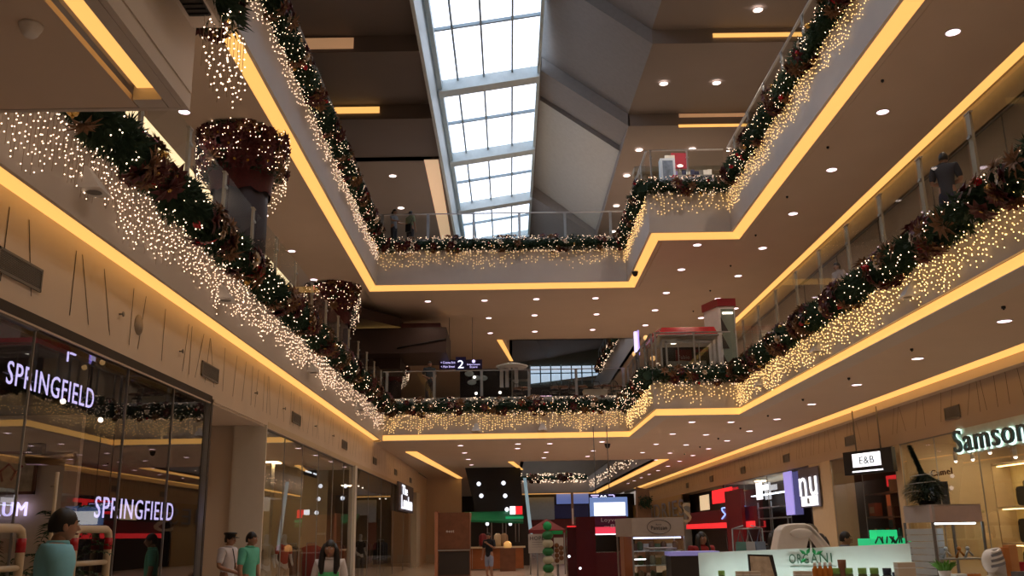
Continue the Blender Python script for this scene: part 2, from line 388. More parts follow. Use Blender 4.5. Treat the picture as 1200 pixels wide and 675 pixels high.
# skylight: frame, beams, panes
def sky_z(x): return SZ0 + (SZ1-SZ0)*(x-SX0)/(SX1-SX0)
mb = MB()
def skybar(mb, x0,y0,x1,y1,w,d):
    if x0 == x1: mb.add([(x0-w/2,y0,sky_z(x0)-d),(x0+w/2,y0,sky_z(x0)-d),(x0+w/2,y1,sky_z(x0)-d),(x0-w/2,y1,sky_z(x0)-d),
        (x0-w/2,y0,sky_z(x0)+.02),(x0+w/2,y0,sky_z(x0)+.02),(x0+w/2,y1,sky_z(x0)+.02),(x0-w/2,y1,sky_z(x0)+.02)],
        [(0,3,2,1),(4,5,6,7),(0,1,5,4),(1,2,6,5),(2,3,7,6),(3,0,4,7)])
    else: mb.add([(x0,y0-w/2,sky_z(x0)-d),(x1,y0-w/2,sky_z(x1)-d),(x1,y0+w/2,sky_z(x1)-d),(x0,y0+w/2,sky_z(x0)-d),
        (x0,y0-w/2,sky_z(x0)+.02),(x1,y0-w/2,sky_z(x1)+.02),(x1,y0+w/2,sky_z(x1)+.02),(x0,y0+w/2,sky_z(x0)+.02)],
        [(0,3,2,1),(4,5,6,7),(0,1,5,4),(1,2,6,5),(2,3,7,6),(3,0,4,7)])
win = thing('window_1', None, None, (-.5,30,18.5)); win['kind'] = 'structure'
mb = MB()
beamY = [12.2,18.6,25.0,33.2,40.3,47.0,53.4]
skybar(mb, SX0+.07,7.4,SX0+.07,60,.16,.35); skybar(mb, SX1-.03,7.4,SX1-.03,60,.12,.3)
mb.build('window_frame', M_FRAME, win, True)
for yb in beamY[0:]:
    b = MB(); skybar(b, SX0,yb,SX1,yb,.55,.45); b.build('beam', M_SHAFT, win, True)
mb = MB()
for xm in (-1.75,-.75,.35): skybar(mb, xm,7.4,xm,60,.07,.1)
edges = [7.4]+beamY+[60]
for a,b in zip(edges[:-1],edges[1:]):
    mid = (a+b)/2; skybar(mb, SX0,mid,SX1,mid,.09,.1)
mb.build('mullion', mat('mullion_paint',(.25,.33,.38),.4), win, True)
g = MB(); g.quad((SX0,7.4,SZ0+.01),(SX1,7.4,SZ1+.01),(SX1,60,SZ1+.01),(SX0,60,SZ0+.01)); g.build('pane', G_SKY, win, True)
# warm strips in the roof steps; the broad one is a riser given glow
for lab,(x0,x1,y,z0,z1) in {
 'thin warm strip in the roof step at upper right':(6.67,10.8,26.76,16.72,16.86),
 'lower warm strip of the pair in the roof step beside the right gallery':(6.64,10.8,32.96,16.45,16.56),
 'upper pale strip of the pair in the roof step beside the right gallery':(6.68,9.2,32.96,16.86,17.0),
 'broad riser with its warm light painted as glow in the roof step at upper left':(-8.5,-4.75,26.96,16.62,17.0),
 'warm strip in the second roof step at the left':(-8.5,-4.6,31.96,16.75,17.0)}.items():
    mb = MB(); mb.box(x0,y-.02,z0,x1,y,z1)
    dim = 'broad' in lab or 'upper pale' in lab
    tag(mb.build('cove_light', mat('step_glow_dim',(1,.6,.3),emit=.28,ecol=(1,.55,.28)) if dim else M_COVE), lab, 'cove light')  # dim emission on the broad riser stands for cove light falling on it
mb = MB(); mb.prism([(-3.4,37.0),(-2.8,37.0),(-3.0,56),(-3.5,56)], 16.94, 16.97)
tag(mb.build('cove_light', mat('side_band_glow',(1,.7,.45),emit=.45,ecol=(1,.68,.42))), 'pale warm strip beside the left edge of the skylight', 'cove light')  # warm light on the side band put in as emission

# ------------------------------------------------------------------ downlights
dl_mesh = None
ORD = ['nearest','second','third','fourth','fifth','sixth','seventh','eighth','ninth','tenth','eleventh','twelfth','thirteenth','fourteenth','fifteenth','sixteenth','seventeenth']
CNT = {}
def downlight(x, y, z, label, group, r=.105, m=M_DOWN):
    side = (' at the left' if x < -1 else ' left of centre' if x < 1 else ' in the middle' if x < 5 else ' at the right' if x < 8.9 else ' at the far right') if label.count('beyond') else ''
    label += side; CNT[label] = CNT.get(label, 0) + 1; label = ORD[CNT[label]-1] + ' ' + label
    t = thing('downlight', label, 'ceiling light', (x,y,z), group=group)
    mb = MB(); n = 20
    vs = [(rr*math.cos(2*PI*k/n), rr*math.sin(2*PI*k/n), zz) for rr,zz in ((r*1.0,-.012),(r*1.22,-.012),(r*1.22,.0)) for k in range(n)]
    mb.add(vs, [(i*n+k, i*n+(k+1)%n, (i+1)*n+(k+1)%n, (i+1)*n+k) for i in range(2) for k in range(n)])
    key = ('ring', r)
    if key not in CACHE: CACHE[key] = mb.mesh('trim_ring', M_WHITE); CACHE[('lens',r,m.name)] = MB().disc((0,0,-.009), r, n).mesh('lens', m)
    if ('lens',r,m.name) not in CACHE: CACHE[('lens',r,m.name)] = MB().disc((0,0,-.009), r, n).mesh('lens', m)
    for nm, me in (('trim_ring',CACHE[key]),('lens',CACHE[('lens',r,m.name)])):
        o = bpy.data.objects.new(nm, me); COL.objects.link(o); o.parent = t
    hi = m is M_DOWNV; pw = SPOT_W*(4.5 if hi else 1)
    if ('spot',hi) not in CACHE:
        l = bpy.data.lights.new('bulb', 'SPOT'); l.energy = pw; l.color = (1,.78,.60); l.spot_size = 2.5; l.spot_blend = 1; l.shadow_soft_size = .08
        CACHE[('spot',hi)] = l
    o = bpy.data.objects.new('bulb', CACHE[('spot',hi)]); COL.objects.link(o); o.parent = t; o.location = (0,0,-.05)
    return t
CACHE = {}
gl = 'round recessed downlights in the right ceiling over level two'
for k in range(-1,14):
    y = 16.2 + 3.52*(k)
    if y < 44.5: downlight(8.66, y, ZC, 'round recessed downlight in the outer row of the right ceiling under level three', gl, .13)
for k, y in enumerate([29.8,32.8,36.2,39.2,42.2]): downlight(6.36, y, ZC, 'round recessed downlight in the inner row of the right ceiling under level three', gl+', inner row', .13)
for (x,y) in [(-3.2,37),(-.9,37),(1.2,36.9),(1.2,39.8),(3.6,36.9),(3.9,39.8),(-.8,40.2),(-.8,43.4),(1.3,43.2),(4.0,43),(9.8,39.1),(9.9,47),(9.4,52)]:
    downlight(x, y, ZC, 'round downlight in the ceiling beyond the level two edge', 'downlights in the far ceiling of level two', .12)
for y in (12.2,15.6,19.2,22.7,26.2,29.8,33.4,37): downlight(-7.1, y, ZC, 'round recessed downlight in the ceiling over the left level two walkway', 'downlights over the left walkway of level two', .12)
g1 = 'round recessed downlights in the right ground floor ceiling'
for k in range(-1,16):
    downlight(8.53, 15.7+3.55*k, ZB, 'round recessed downlight in the long row of the right ground floor ceiling', g1, .115)
for x,ys in {-1.9:[37.2,40.6,44.2,47.8,51.5],.35:[36.9,38.9],5.9:[30.3,34,38,42],3.6:[36.6,40.6,43.6],7.2:[30.5,34.5,38.5,42.5,46.5],1.6:[37,41,44]}.items():
    for y in ys: downlight(x, y, ZB, 'round downlight in the ground floor ceiling beyond the far edge', 'downlights in the far ground floor ceiling', .11)
gr = 'round downlights in the sloped roof ceiling'
for (px,y,z) in [(5.6,29.9,16.77),(7.45,29.9,16.77),(7.76,25.4,16.9),(5.45,35.3,16.58),(7.6,35.3,16.58),(5.3,38.2,16.62),(5.3,42.3,16.7),(7.7,40,16.66),(5.6,46.5,16.78)]:
    downlight(px, y, z-.03, 'round downlight in the roof ceiling right of the skylight', gr, .14, M_DOWNV)
for k,(px,y) in enumerate([(5.8,6),(8.0,6),(5.8,12),(8.0,12),(5.8,19),(8.0,19),(-5.5,6),(-5.5,12),(-5.5,19),(-4.2,3),(4.6,2),(-7.5,12)]):  # lamps added out of view to brighten the near hall
    downlight(px, y, 16.45, ['first','second','third','fourth','fifth','sixth','seventh','eighth','ninth','tenth','eleventh','twelfth'][k]+' added unseen roof downlight above the near hall', gr+' over the near hall, added out of view', .14, M_DOWNV)
for (px,y) in [(-4.94,38.8),(-5.05,43.0)]: downlight(px, y, 16.97, 'round downlight in the pale roof ceiling above the two people', gr+' at left', .15, M_DOWNV)
# dark sprinklers and smoke heads
for k in range(9):
    y = 14.6+3.55*k
    for x, z, nm in ((7.95,ZB,'ground'),(8.05,ZC,'level two')):
        mb = MB(); mb.tube([(0,0,0),(0,0,-.04)],.035,8); mb.tube([(0,0,-.04),(0,0,-.06)],.015,6)
        tag(mb.build('ceiling_sprinkler', M_BLACK, loc=(x,y,z)), ORD[k]+' tiny dark sprinkler in the right ceiling over '+nm, 'sprinkler', 'sprinklers in the right ceilings, '+nm)
for i,(x,y,z) in enumerate([(4.7,33.0,ZC),(3.9,37.5,ZB)]):
    mb = MB(); mb.ball((0,0,-.09),.1,n=12,k=8); mb.lathe((0,0,0),[(.11,-.08),(.12,0)],12)
    tag(mb.build('security_camera', M_BLACK, loc=(x,y,z)), ['black dome camera on the ceiling above the red roofed kiosk','black dome camera on the ground floor ceiling near the jog'][i], 'camera')

# ------------------------------------------------------------------ second atrium beyond the far edge
pA = [(HX0,HY),(HX0,84),(HX1,84),(HX1,HY)]
def ring(x0,x1,y0,y1,z0,z1,name,labels):
    mb = MB(); t=.15
    mb.box(x0-t,y0-t,z0,x0,y1+t,z1); mb.box(x1,y0-t,z0,x1+t,y1+t,z1); mb.box(x0,y1,z0,x1,y1+t,z1); mb.box(x0,y0-t,z0,x1,y0,z1)
    struct(name, mb, M_SLAB)
    for (a,b,c,d),l in zip([(x0-.75,y0,x0-.25,y0),(x0-.75,y1+.2,x1+.75,y1+.7),(x1+.25,y0,x1+.75,y1)],labels):
        if l and 'left' in l: q = MB(); q.prism([(x0-.75,y0-.2),(x0-.5,y0-.2),(x0+.05,y0+5.5),(x0-.12,y0+5.5)],z0-.04,z0-.01); tag(q.build('cove_light',M_COVE),l,'cove light')
        elif l: q = MB(); q.box(a,b,z0-.03,c,d,z0-.01); tag(q.build('cove_light',M_COVE),l,'cove light')
ring(HX0,HX1,HY,84,ZB,Z2,'floor_level_two_far_fascia',['warm strip at the left of the second ground floor ceiling opening','warm strip at the far end of the second ceiling opening','long warm strip right of the second ground floor ceiling opening'])
ring(JX0,JX1,JY,80,ZC,Z3,'floor_level_three_far_fascia',['warm strip left of the second opening, seen past the level sign',None,None])

# ------------------------------------------------------------------ garland pieces
def leaf(mb, base, d, up, L, W, mi=0):
    d = d.normalized(); s = d.cross(up).normalized()*W/2
    mid = base + d*L*.45 + up*.02; tip = base + d*L - up*L*.12
    mb.add([base, mid-s, tip, mid+s, mid - up*.015], [(0,1,4),(1,2,4),(2,3,4),(3,0,4)], mi)
def petal_mesh(kind, m, n, L, W, rows=2, mc=None):
    rnd = random.Random(kind); mb = MB()
    for r in range(rows):
        for k in range(n):
            t = 2*PI*(k+.5*r)/n + rnd.uniform(-.15,.15); tilt = .15+.5*r
            d = Vector((math.cos(t)*math.cos(tilt), math.sin(t)*math.cos(tilt), math.sin(tilt)))
            leaf(mb, Vector((0,0,0)), d, Vector((0,0,1)), L*(1-.25*r), W*(1-.2*r))
    if mc:
        for k in range(5): mb.ball((.02*math.cos(k*1.26),.02*math.sin(k*1.26),.03), .018, 1, 6, 4)
    return mb.mesh(kind, [m, mc or m])
PM = {'poinsettia': petal_mesh('poinsettia', M_BURG, 7, .26, .13, 2, M_GOLDB),
      'gold_leaf_spray': petal_mesh('gold_leaf_spray', M_GOLD, 8, .28, .08, 2),
      'cream_flower': petal_mesh('cream_flower', M_CREAM, 7, .17, .11, 2, M_GOLDB),
      'red_bow': petal_mesh('red_bow', M_RED, 4, .22, .12, 1)}
mb = MB(); mb.ball((0,0,0), .07, n=12, k=8); mb.tube([(0,0,.065),(0,0,.09)], .018, 6); PM['gold_bauble'] = mb.mesh('gold_bauble', M_GOLDB)
mb = MB(); mb.ball((0,0,0), .065, n=12, k=8); mb.tube([(0,0,.06),(0,0,.085)], .018, 6); PM['red_bauble'] = mb.mesh('red_bauble', M_RED)

def garland(path, label, R=.30, seed=1, gap=2.3, dens=95, bulb=M_BULBW, bulbs=34, br=.0115, out=None, lush=1.0, group=None, nm='christmas_garland', bscale=1.0):
    rnd = random.Random(seed); path = [Vector(p) for p in path]
    t = thing(nm, label, 'garland', path[0], group=group)
    O = path[0]; segs = []; tot = 0
    for a,b in zip(path[:-1],path[1:]): segs.append((a,b,(b-a).length)); tot += (b-a).length
    def at(s):
        for a,b,l in segs:
            if s <= l or (a,b,l) == segs[-1]: return a+(b-a)*min(1,s/l), (b-a).normalized()
            s -= l
    core = MB(); core.tube([p-O for p in path], R*.50, 8, 0, True, False)
    for i in range(int(tot*dens)):
        s = rnd.uniform(0,tot); p,d = at(s); sd = d.cross(Vector((0,0,1))).normalized() if abs(d.z)<.9 else Vector((1,0,0)); up = sd.cross(d)
        a = rnd.uniform(0,2*PI); o = sd*math.cos(a)+up*math.sin(a)
        wob = 1+.18*math.sin(s*2.7+seed)+.1*math.sin(s*7.1)
        q = p + o*R*wob*rnd.uniform(.45,.85) - O
        for k in range(4):
            v = (o + Vector((rnd.uniform(-.9,.9),rnd.uniform(-.9,.9),rnd.uniform(-.9,.7)))).normalized()
            w_ = v.cross(d); w_ = w_.normalized()*.02 if w_.length > .01 else Vector((.02,0,0))
            L = rnd.uniform(.10,.19)
            core.add([q-w_, q+w_, q+v*L], [(0,1,2)])
    core.build('foliage', M_GREEN, t)
    lb = MB()
    for i in range(int(tot*bulbs)):
        s = rnd.uniform(0,tot); p,d = at(s); sd = d.cross(Vector((0,0,1))).normalized() if abs(d.z)<.9 else Vector((1,0,0)); up = sd.cross(d)
        a = rnd.uniform(0,2*PI); o = sd*math.cos(a)+up*math.sin(a)
        lb.octa(p+o*R*rnd.uniform(.9,1.22)-O, br)
    tag(lb.build('string_lights', bulb, t), kind='stuff')
    if gap:
        s = gap*.45
        while s < tot:
            kinds = ['cream_flower'] + ['poinsettia']*int(4*lush) + ['gold_leaf_spray']*int(4*lush) + ['gold_bauble','red_bauble'] + (['red_bow'] if rnd.random()<.4 else [])
            for k in kinds:
                ss = min(tot,max(0,s+rnd.gauss(0,.24 if k=='cream_flower' else .36))); p,d = at(ss)
                sd = d.cross(Vector((0,0,1))).normalized() if abs(d.z)<.9 else Vector((1,0,0)); up = sd.cross(d)
                a = rnd.uniform(0,2*PI); o = sd*math.cos(a)+up*math.sin(a)
                if out is not None and o.dot(Vector(out)) < -.2: o = -o
                if out is not None and k=='cream_flower': o = (Vector(out)+Vector((0,0,rnd.uniform(-.2,.3)))).normalized()
                c = bpy.data.objects.new(k, PM[k]); COL.objects.link(c); c.parent = t
                c.location = p + o*R*1.05 - O
                q = Vector((0,0,1)).rotation_difference((o+Vector((rnd.uniform(-.3,.3),)*3)).normalized())
                c.rotation_mode = 'QUATERNION'; c.rotation_quaternion = q
                z = rnd.uniform(.85,1.35)*bscale; c.scale = (z,z,z)
            s += gap*rnd.uniform(.85,1.15)
    return t
def wires(mb, O, a, b, ztop, drop, step, bstep, br, rnd, n_out, wire=True, dens=1.0, wr=.0035, wob=.25):
    a = Vector(a); b = Vector(b); L = (b-a).length; d = (b-a)/L; s = 0
    n_out = Vector(n_out)
    while s < L:
        ln = drop*(.80+.10*math.sin(s*1.9)+.07*math.sin(s*5.3+1)+rnd.uniform(-.16,.12))
        p = a+d*s; z = ztop; x = 0.; px = p+n_out*.05
        if wire:
            q = Vector((px.x,px.y,ztop))-O
            mb.add([q-d*wr, q+d*wr, q+d*wr-Vector((0,0,ln)), q-d*wr-Vector((0,0,ln)), q-n_out*wr, q-n_out*wr-Vector((0,0,ln))], [(0,1,2,3),(0,3,5,4),(1,4,5,2)], 1)
        z -= rnd.uniform(0,bstep)
        while z > ztop-ln:
            if rnd.random() < dens:
                mb.octa(p + n_out*rnd.uniform(.03,.09) + d*rnd.uniform(-wob,wob)*step + Vector((0,0,z)) - O, br*rnd.uniform(.85,1.15))
            z -= bstep*rnd.uniform(.7,1.3)
        s += step*rnd.uniform(.7,1.3)
def curtain(a, b, ztop, drop, step, bstep, br, n_out, label, m=M_BULBW, seed=3, wire=True, dens=1.0, wr=.0035):
    rnd = random.Random(seed); mb = MB(); O = Vector((a[0],a[1],ztop))
    wires(mb, O, (a[0],a[1],0), (b[0],b[1],0), ztop, drop, step, bstep, br, rnd, n_out, wire, dens, wr)
    # wires() adds ztop itself
    o = mb.build('icicle_lights', [m, M_WIRE], loc=O)
    return tag(o, label, 'string lights', kind='stuff')

zg = 6.10
GX = .12
garland([(-4.54+GX,7.3,zg-.05),(-4.54+GX,35.0-.2,zg+.1)], 'long green and burgundy garland on the left edge of level two', .25, 1, 2.2, 230, out=(1,0,-.3), lush=1.5, bscale=.82)
garland([(-4.4,34.85,zg+.1),(4.1,34.85,zg+.1)], 'garland with cream flowers along the far edge of level two', .30, 2, 1.75, 260, out=(0,-1,0), bulbs=75, br=.0105, bscale=.62)
garland([(4.3,34.8,zg+.1),(4.3,28.6,zg+.15)], 'short receding garland at the right jog of level two', .30, 3, 2.0, 220, out=(-1,0,0), bulbs=65, br=.0105, bscale=.65)
garland([(4.45,28.45,zg+.15),(6.9,28.45,zg+.15)], 'short garland in front of the red roofed kiosk', .30, 4, 2.4, 260, out=(0,-1,0), bulbs=65, br=.0105, bscale=.65)
garland([(6.85,28.4,zg+.1),(6.85,6.5,zg)], 'long burgundy and green garland on the right edge of level two', .26, 5, 2.2, 220, out=(-1,0,-.3), bulb=M_BULBW, lush=1.5, bscale=.82)
z3 = 12.42
garland([(-4.80,13.0,z3),(-4.78,34.6,z3)], 'long garland on the left edge of level three', .25, 6, 1.9, 150, out=(1,0,-.4), bulbs=55, br=.010, lush=1.2, bscale=.8)
garland([(-4.7,34.55,z3),(4.4,34.55,z3)], 'garland below the two people on level three', .28, 7, 1.9, 260, out=(0,-1,0), bulbs=75, br=.0105, bscale=.6)
garland([(4.48,34.5,z3),(4.48,28.7,z3)], 'short receding garland at the right jog of level three', .28, 8, 2.2, 220, out=(-1,0,0), bulbs=65, br=.0105, bscale=.65)
garland([(4.6,28.55,z3),(7.1,28.55,z3)], 'short garland below the magazine kiosk on level three', .28, 9, 2.4, 260, out=(0,-1,0), bulbs=65, br=.0105, bscale=.65)
garland([(7.1,28.5,z3),(7.1,13.0,z3)], 'long garland on the right edge of level three', .28, 10, 2.4, 150, out=(-1,0,-.4), bulbs=45, br=.0105, lush=1.1, bscale=.85)
garland([(-2.36,5.9,6.02),(-2.36,6.9,5.98),(-2.45,7.25,5.98)], 'short piece of garland hanging at the near left walkway corner', .17, 11, .8, 260, out=(.6,0,-1), bulbs=40, bscale=.5)
curtain((-2.44,6.75),(-2.34,7.5), 5.9, .9, .07, .07, .0085, (1,0,0), 'loose fairy light strands dangling from the near left walkway corner', seed=21)
curtain((-4.66,7.2),(-4.66,16), 6.0, .92, .078, .085, .0085, (1,0,0), 'curtain of white fairy lights on the near half of the left level two edge', seed=22)
curtain((-4.66,16),(-4.66,25), 6.0, .85, .10, .10, .0095, (1,0,0), 'curtain of white fairy lights on the middle stretch of the left level two edge', seed=23, wire=False)
curtain((-4.66,25),(-4.66,34.9), 6.0, .85, .15, .14, .010, (1,0,0), 'curtain of white fairy lights on the far stretch of the left level two edge', seed=24, wire=False)
curtain((-4.6,35),(4.4,35), 6.0, .75, .085, .09, .0115, (0,-1,0), 'curtain of fairy lights on the far face of level two', seed=24, wire=False, m=M_BULBY, dens=.8)
curtain((4.45,34.9),(4.45,28.7), 6.0, .8, .12, .12, .012, (-1,0,0), 'curtain of yellow fairy lights on the receding jog face of level two', seed=25, wire=False, m=M_BULBY)
curtain((4.5,28.6),(6.95,28.6), 6.0, .7, .1, .11, .012, (0,-1,0), 'sparse fairy lights on the fascia below the red roofed kiosk', seed=26, wire=False, m=M_BULBY, dens=.7)
curtain((7.02,28.5),(7.02,8.5), 6.0, .86, .092, .095, .0108, (-1,0,0), 'curtain of yellow fairy lights on the right edge of level two', seed=27, m=M_BULBY, wire=False)
curtain((-4.96,12),(-4.95,34.6), 12.25, .8, .13, .13, .0105, (1,0,0), 'curtain of fairy lights on the left edge of level three', seed=28, wire=False)
curtain((-4.8,34.7),(4.6,34.7), 12.2, .75, .10, .11, .0105, (0,-1,0), 'faint fairy lights on the far face of level three', seed=29, wire=False, dens=.6, m=M_BULBY)
curtain((4.62,34.6),(4.62,28.8), 12.2, .75, .12, .12, .0115, (-1,0,0), 'yellow fairy lights on the receding jog face of level three', seed=30, wire=False, m=M_BULBY)
curtain((4.7,28.7),(7.2,28.7), 12.2, .75, .12, .12, .012, (0,-1,0), 'faint fairy lights on the fascia below the magazine kiosk', seed=31, wire=False, m=M_BULBY, dens=.6)
curtain((7.25,28.6),(7.25,13), 12.2, .85, .11, .11, .0105, (-1,0,0), 'curtain of yellow fairy lights on the right edge of level three', seed=32, wire=False, m=M_BULBY)

# conical spot housings fixed on the fascias
def spot(x, y, z, rot, label, grp):
    t = thing('fascia_spotlight', label, 'spotlight', (x,y,z), rot, grp)
    mb = MB(); a = .17; b = .05; h = .30
    mb.add([(0,-a,0),(.26,-a,0),(.26,a,0),(0,a,0),(0,-b,h),(.05,-b,h),(.05,b,h),(0,b,h)],
           [(0,3,2,1),(4,5,6,7),(0,1,5,4),(1,2,6,5),(2,3,7,6),(3,0,4,7)])
    mb.build('housing', M_WHITE, t)
    mb = MB(); mb.disc((.13,0,-.004), .085, 16); mb.build('lamp_mouth', M_GREY, t)
    return t
for i,y in enumerate([9.75,14.7,21.7,28.6]):
    spot(-4.66, y, 5.32, 0, ['nearest white tapered spotlight among the lights on the left level two edge','second white spotlight along the left level two edge','third white spotlight along the left level two edge','farthest white spotlight on the left level two edge'][i], 'fascia spotlights')
for i,y in enumerate([15.6,20.6,25.6]):
    spot(7.02, y, 5.42, PI, ['nearest white tapered spotlight on the right level two edge','middle white spotlight on the right level two edge','farthest white spotlight on the right level two edge'][i], 'fascia spotlights')
for i,x in enumerate([-1.2,1.25]): spot(x, 35, 5.3, -PI/2, ['left one of two spotlights on the far face of level two','right one of two spotlights on the far face of level two'][i], 'fascia spotlights')
t = thing('cone_lamp', 'pale cone lamp under the near left walkway soffit', 'lamp', (-3.2,5.72,ZB))
mb = MB(); mb.lathe((0,0,0),[(.035,-.09),(.05,-.075),(.075,-.02),(.08,0)],16); mb.build('shade', M_WHITE, t)
mb = MB(); mb.box(-2.80,6.25,ZB+.74,-2.6,6.6,ZB+.76)
# near left jut: shaped recess under it, and grille on the upper ledge
mb = MB(); mb.box(-2.57,5.2,5.70,-2.33,6.98,5.95); struct('trim_2', mb, M_SLAB)
mb = MB(); mb.box(-.09,-.28,-.01,.09,.28,.0); 
for k in range(8): mb.box(-.08,-.25+k*.07,-.02,.08,-.22+k*.07,-.008)
tag(mb.build('ledge_grille', M_BLACK, loc=(-2.44,6.5,5.70)), 'small black square grille under the ledge at the near left corner', 'grille')

# ------------------------------------------------------------------ glass railings
def railing(a, b, z, step, n_side, label, m_post, first=0., rail=True, h=1.12, w=.10, glass=True):
    a = Vector((*a,z)); b = Vector((*b,z)); L = (b-a).length; d = (b-a)/L; n = Vector((*n_side,0))
    t = thing('glass_railing', label, 'railing', a)
    rz = math.atan2(d.y, d.x); k = 0; s = first
    pm = MB()
    pm.box(-w/2,-.02,0,w/2,.02,h); pm.box(-w/2-.02,-.05,0,w/2+.02,.05,.02)
    pm.box(-w/2-.03,-.03,h,w/2+.03,.03,h+.02)
    cl = MB()
    for zz in (.85,): cl.box(-.05,-.05,zz,.05,-.02,zz+.04)
    sgn = 1 if Vector((-math.sin(rz),math.cos(rz),0)).dot(n) < 0 else -1
    pme = pm.mesh('post', m_post); cme = cl.mesh('glass_clamp', M_STEEL)
    while s <= L:
        p = bpy.data.objects.new('post', pme); COL.objects.link(p); p.parent = t; p.location = d*s; p.rotation_euler = (0,0,rz if sgn>0 else rz+PI)
        c = bpy.data.objects.new('glass_clamp', cme); COL.objects.link(c); c.parent = p
        s += step
    if glass:
        s = first-step
        while s < L:
            s0 = max(0,s+.03); s1 = min(L,s+step-.03)
            if s1 > s0+.1:
                g = MB(); o = n*.07
                p0 = d*s0+o; p1 = d*s1+o; q=n*.012
                g.quad(p0+Vector((0,0,-.35)), p1+Vector((0,0,-.35)), p1+Vector((0,0,h-.06)), p0+Vector((0,0,h-.06)))
                g.build('glass_panel', G_RAIL, t)
            s += step
    if rail:
        r = MB(); r.box(0,-.035,0,L,.035,.03)
        o = r.build('handrail', M_STEEL, t); o.location = (0,0,h+.01); o.rotation_euler = (0,0,rz)
    return t
railing((-4.72,7.3),(-4.72,34.9), Z2, 1.8, (1,0), 'glass railing with tan posts on the left edge of level two', M_BRONZE, .35, False)
railing((-4.7,35.05),(4.4,35.05), Z2, 1.78, (0,-1), 'glass railing with steel handrail on the far edge of level two', M_STEEL, .15)
railing((4.5,34.9),(4.5,28.8), Z2, 1.5, (-1,0), 'short receding glass railing at the right jog of level two', M_STEEL, .1)
railing((4.55,28.65),(6.95,28.65), Z2, 1.2, (0,-1), 'short glass railing before the red roofed kiosk', M_STEEL, .05, w=.05)
railing((7.1,28.5),(7.1,8.0), Z2, 1.8, (-1,0), 'glass railing with dark posts on the right edge of level two', M_BRONZE, .9, False, h=1.25, w=.13)
railing((-5.02,13),(-5.0,34.6), Z3, 1.8, (1,0), 'glass railing on the left edge of level three', M_STEEL, .35, True)
railing((-4.9,34.75),(4.6,34.75), Z3, 1.78, (0,-1), 'glass railing with steel handrail in front of the two people', M_STEEL, .1)
railing((4.68,34.7),(4.68,28.8), Z3, 1.5, (-1,0), 'short receding glass railing at the right jog of level three', M_STEEL, .1)
railing((4.75,28.75),(7.2,28.75), Z3, 1.2, (0,-1), 'short glass railing before the magazine kiosk', M_STEEL, .05, w=.05)
railing((7.32,28.6),(7.32,13), Z3, 1.8, (-1,0), 'glass railing on the right edge of level three', M_STEEL, .9, True)
# a ledge strip at the railing feet
mb = MB(); mb.box(-4.6,35.0,Z2,4.4,35.12,Z2+.12); mb.box(-4.9,34.72,Z3,4.6,34.8,Z3+.1); struct('trim_3', mb, M_SLAB)

# ------------------------------------------------------------------ people
M_SKIN = mat('skin', (.36,.19,.12), .5, var=.05); M_HAIR = mat('black_hair', (.012,.009,.008), .45)
M_LIP = mat('lips', (.30,.09,.08), .5); M_EYE = mat('eye_dark', (.02,.015,.015), .2)
def skin_me(name, joints, edges, mats, sub=2):
    """joints: (co, radius_x, radius_y); grown with a Skin modifier and baked to a mesh"""
    me = bpy.data.meshes.new(name); me.from_pydata([j[0] for j in joints], edges, [])
    o = bpy.data.objects.new(name, me); COL.objects.link(o)
    md = o.modifiers.new('skin', 'SKIN'); md.use_smooth_shade = True
    for i, j in enumerate(joints):
        sv = me.skin_vertices[0].data[i]; sv.radius = (j[1], j[2]); sv.use_root = (i == 0)
    sb = o.modifiers.new('sub', 'SUBSURF'); sb.levels = sub; sb.render_levels = sub
    bpy.context.view_layer.update()
    dg = bpy.context.evaluated_depsgraph_get()
    nm = bpy.data.meshes.new_from_object(o.evaluated_get(dg)); bpy.data.objects.remove(o)
    nm.materials.clear()
    for m in mats: nm.materials.append(m)
    return nm
def join_me(me, mb, moff=0):
    bm = bmesh.new(); bm.from_mesh(me); t = bpy.data.meshes.new('t'); t.from_pydata(mb.v, [], mb.f)
    t.polygons.foreach_set('material_index', mb.m); t.polygons.foreach_set('use_smooth', mb.sm); t.update()
    bm.from_mesh(t); bm.to_mesh(me); bm.free(); bpy.data.meshes.remove(t)
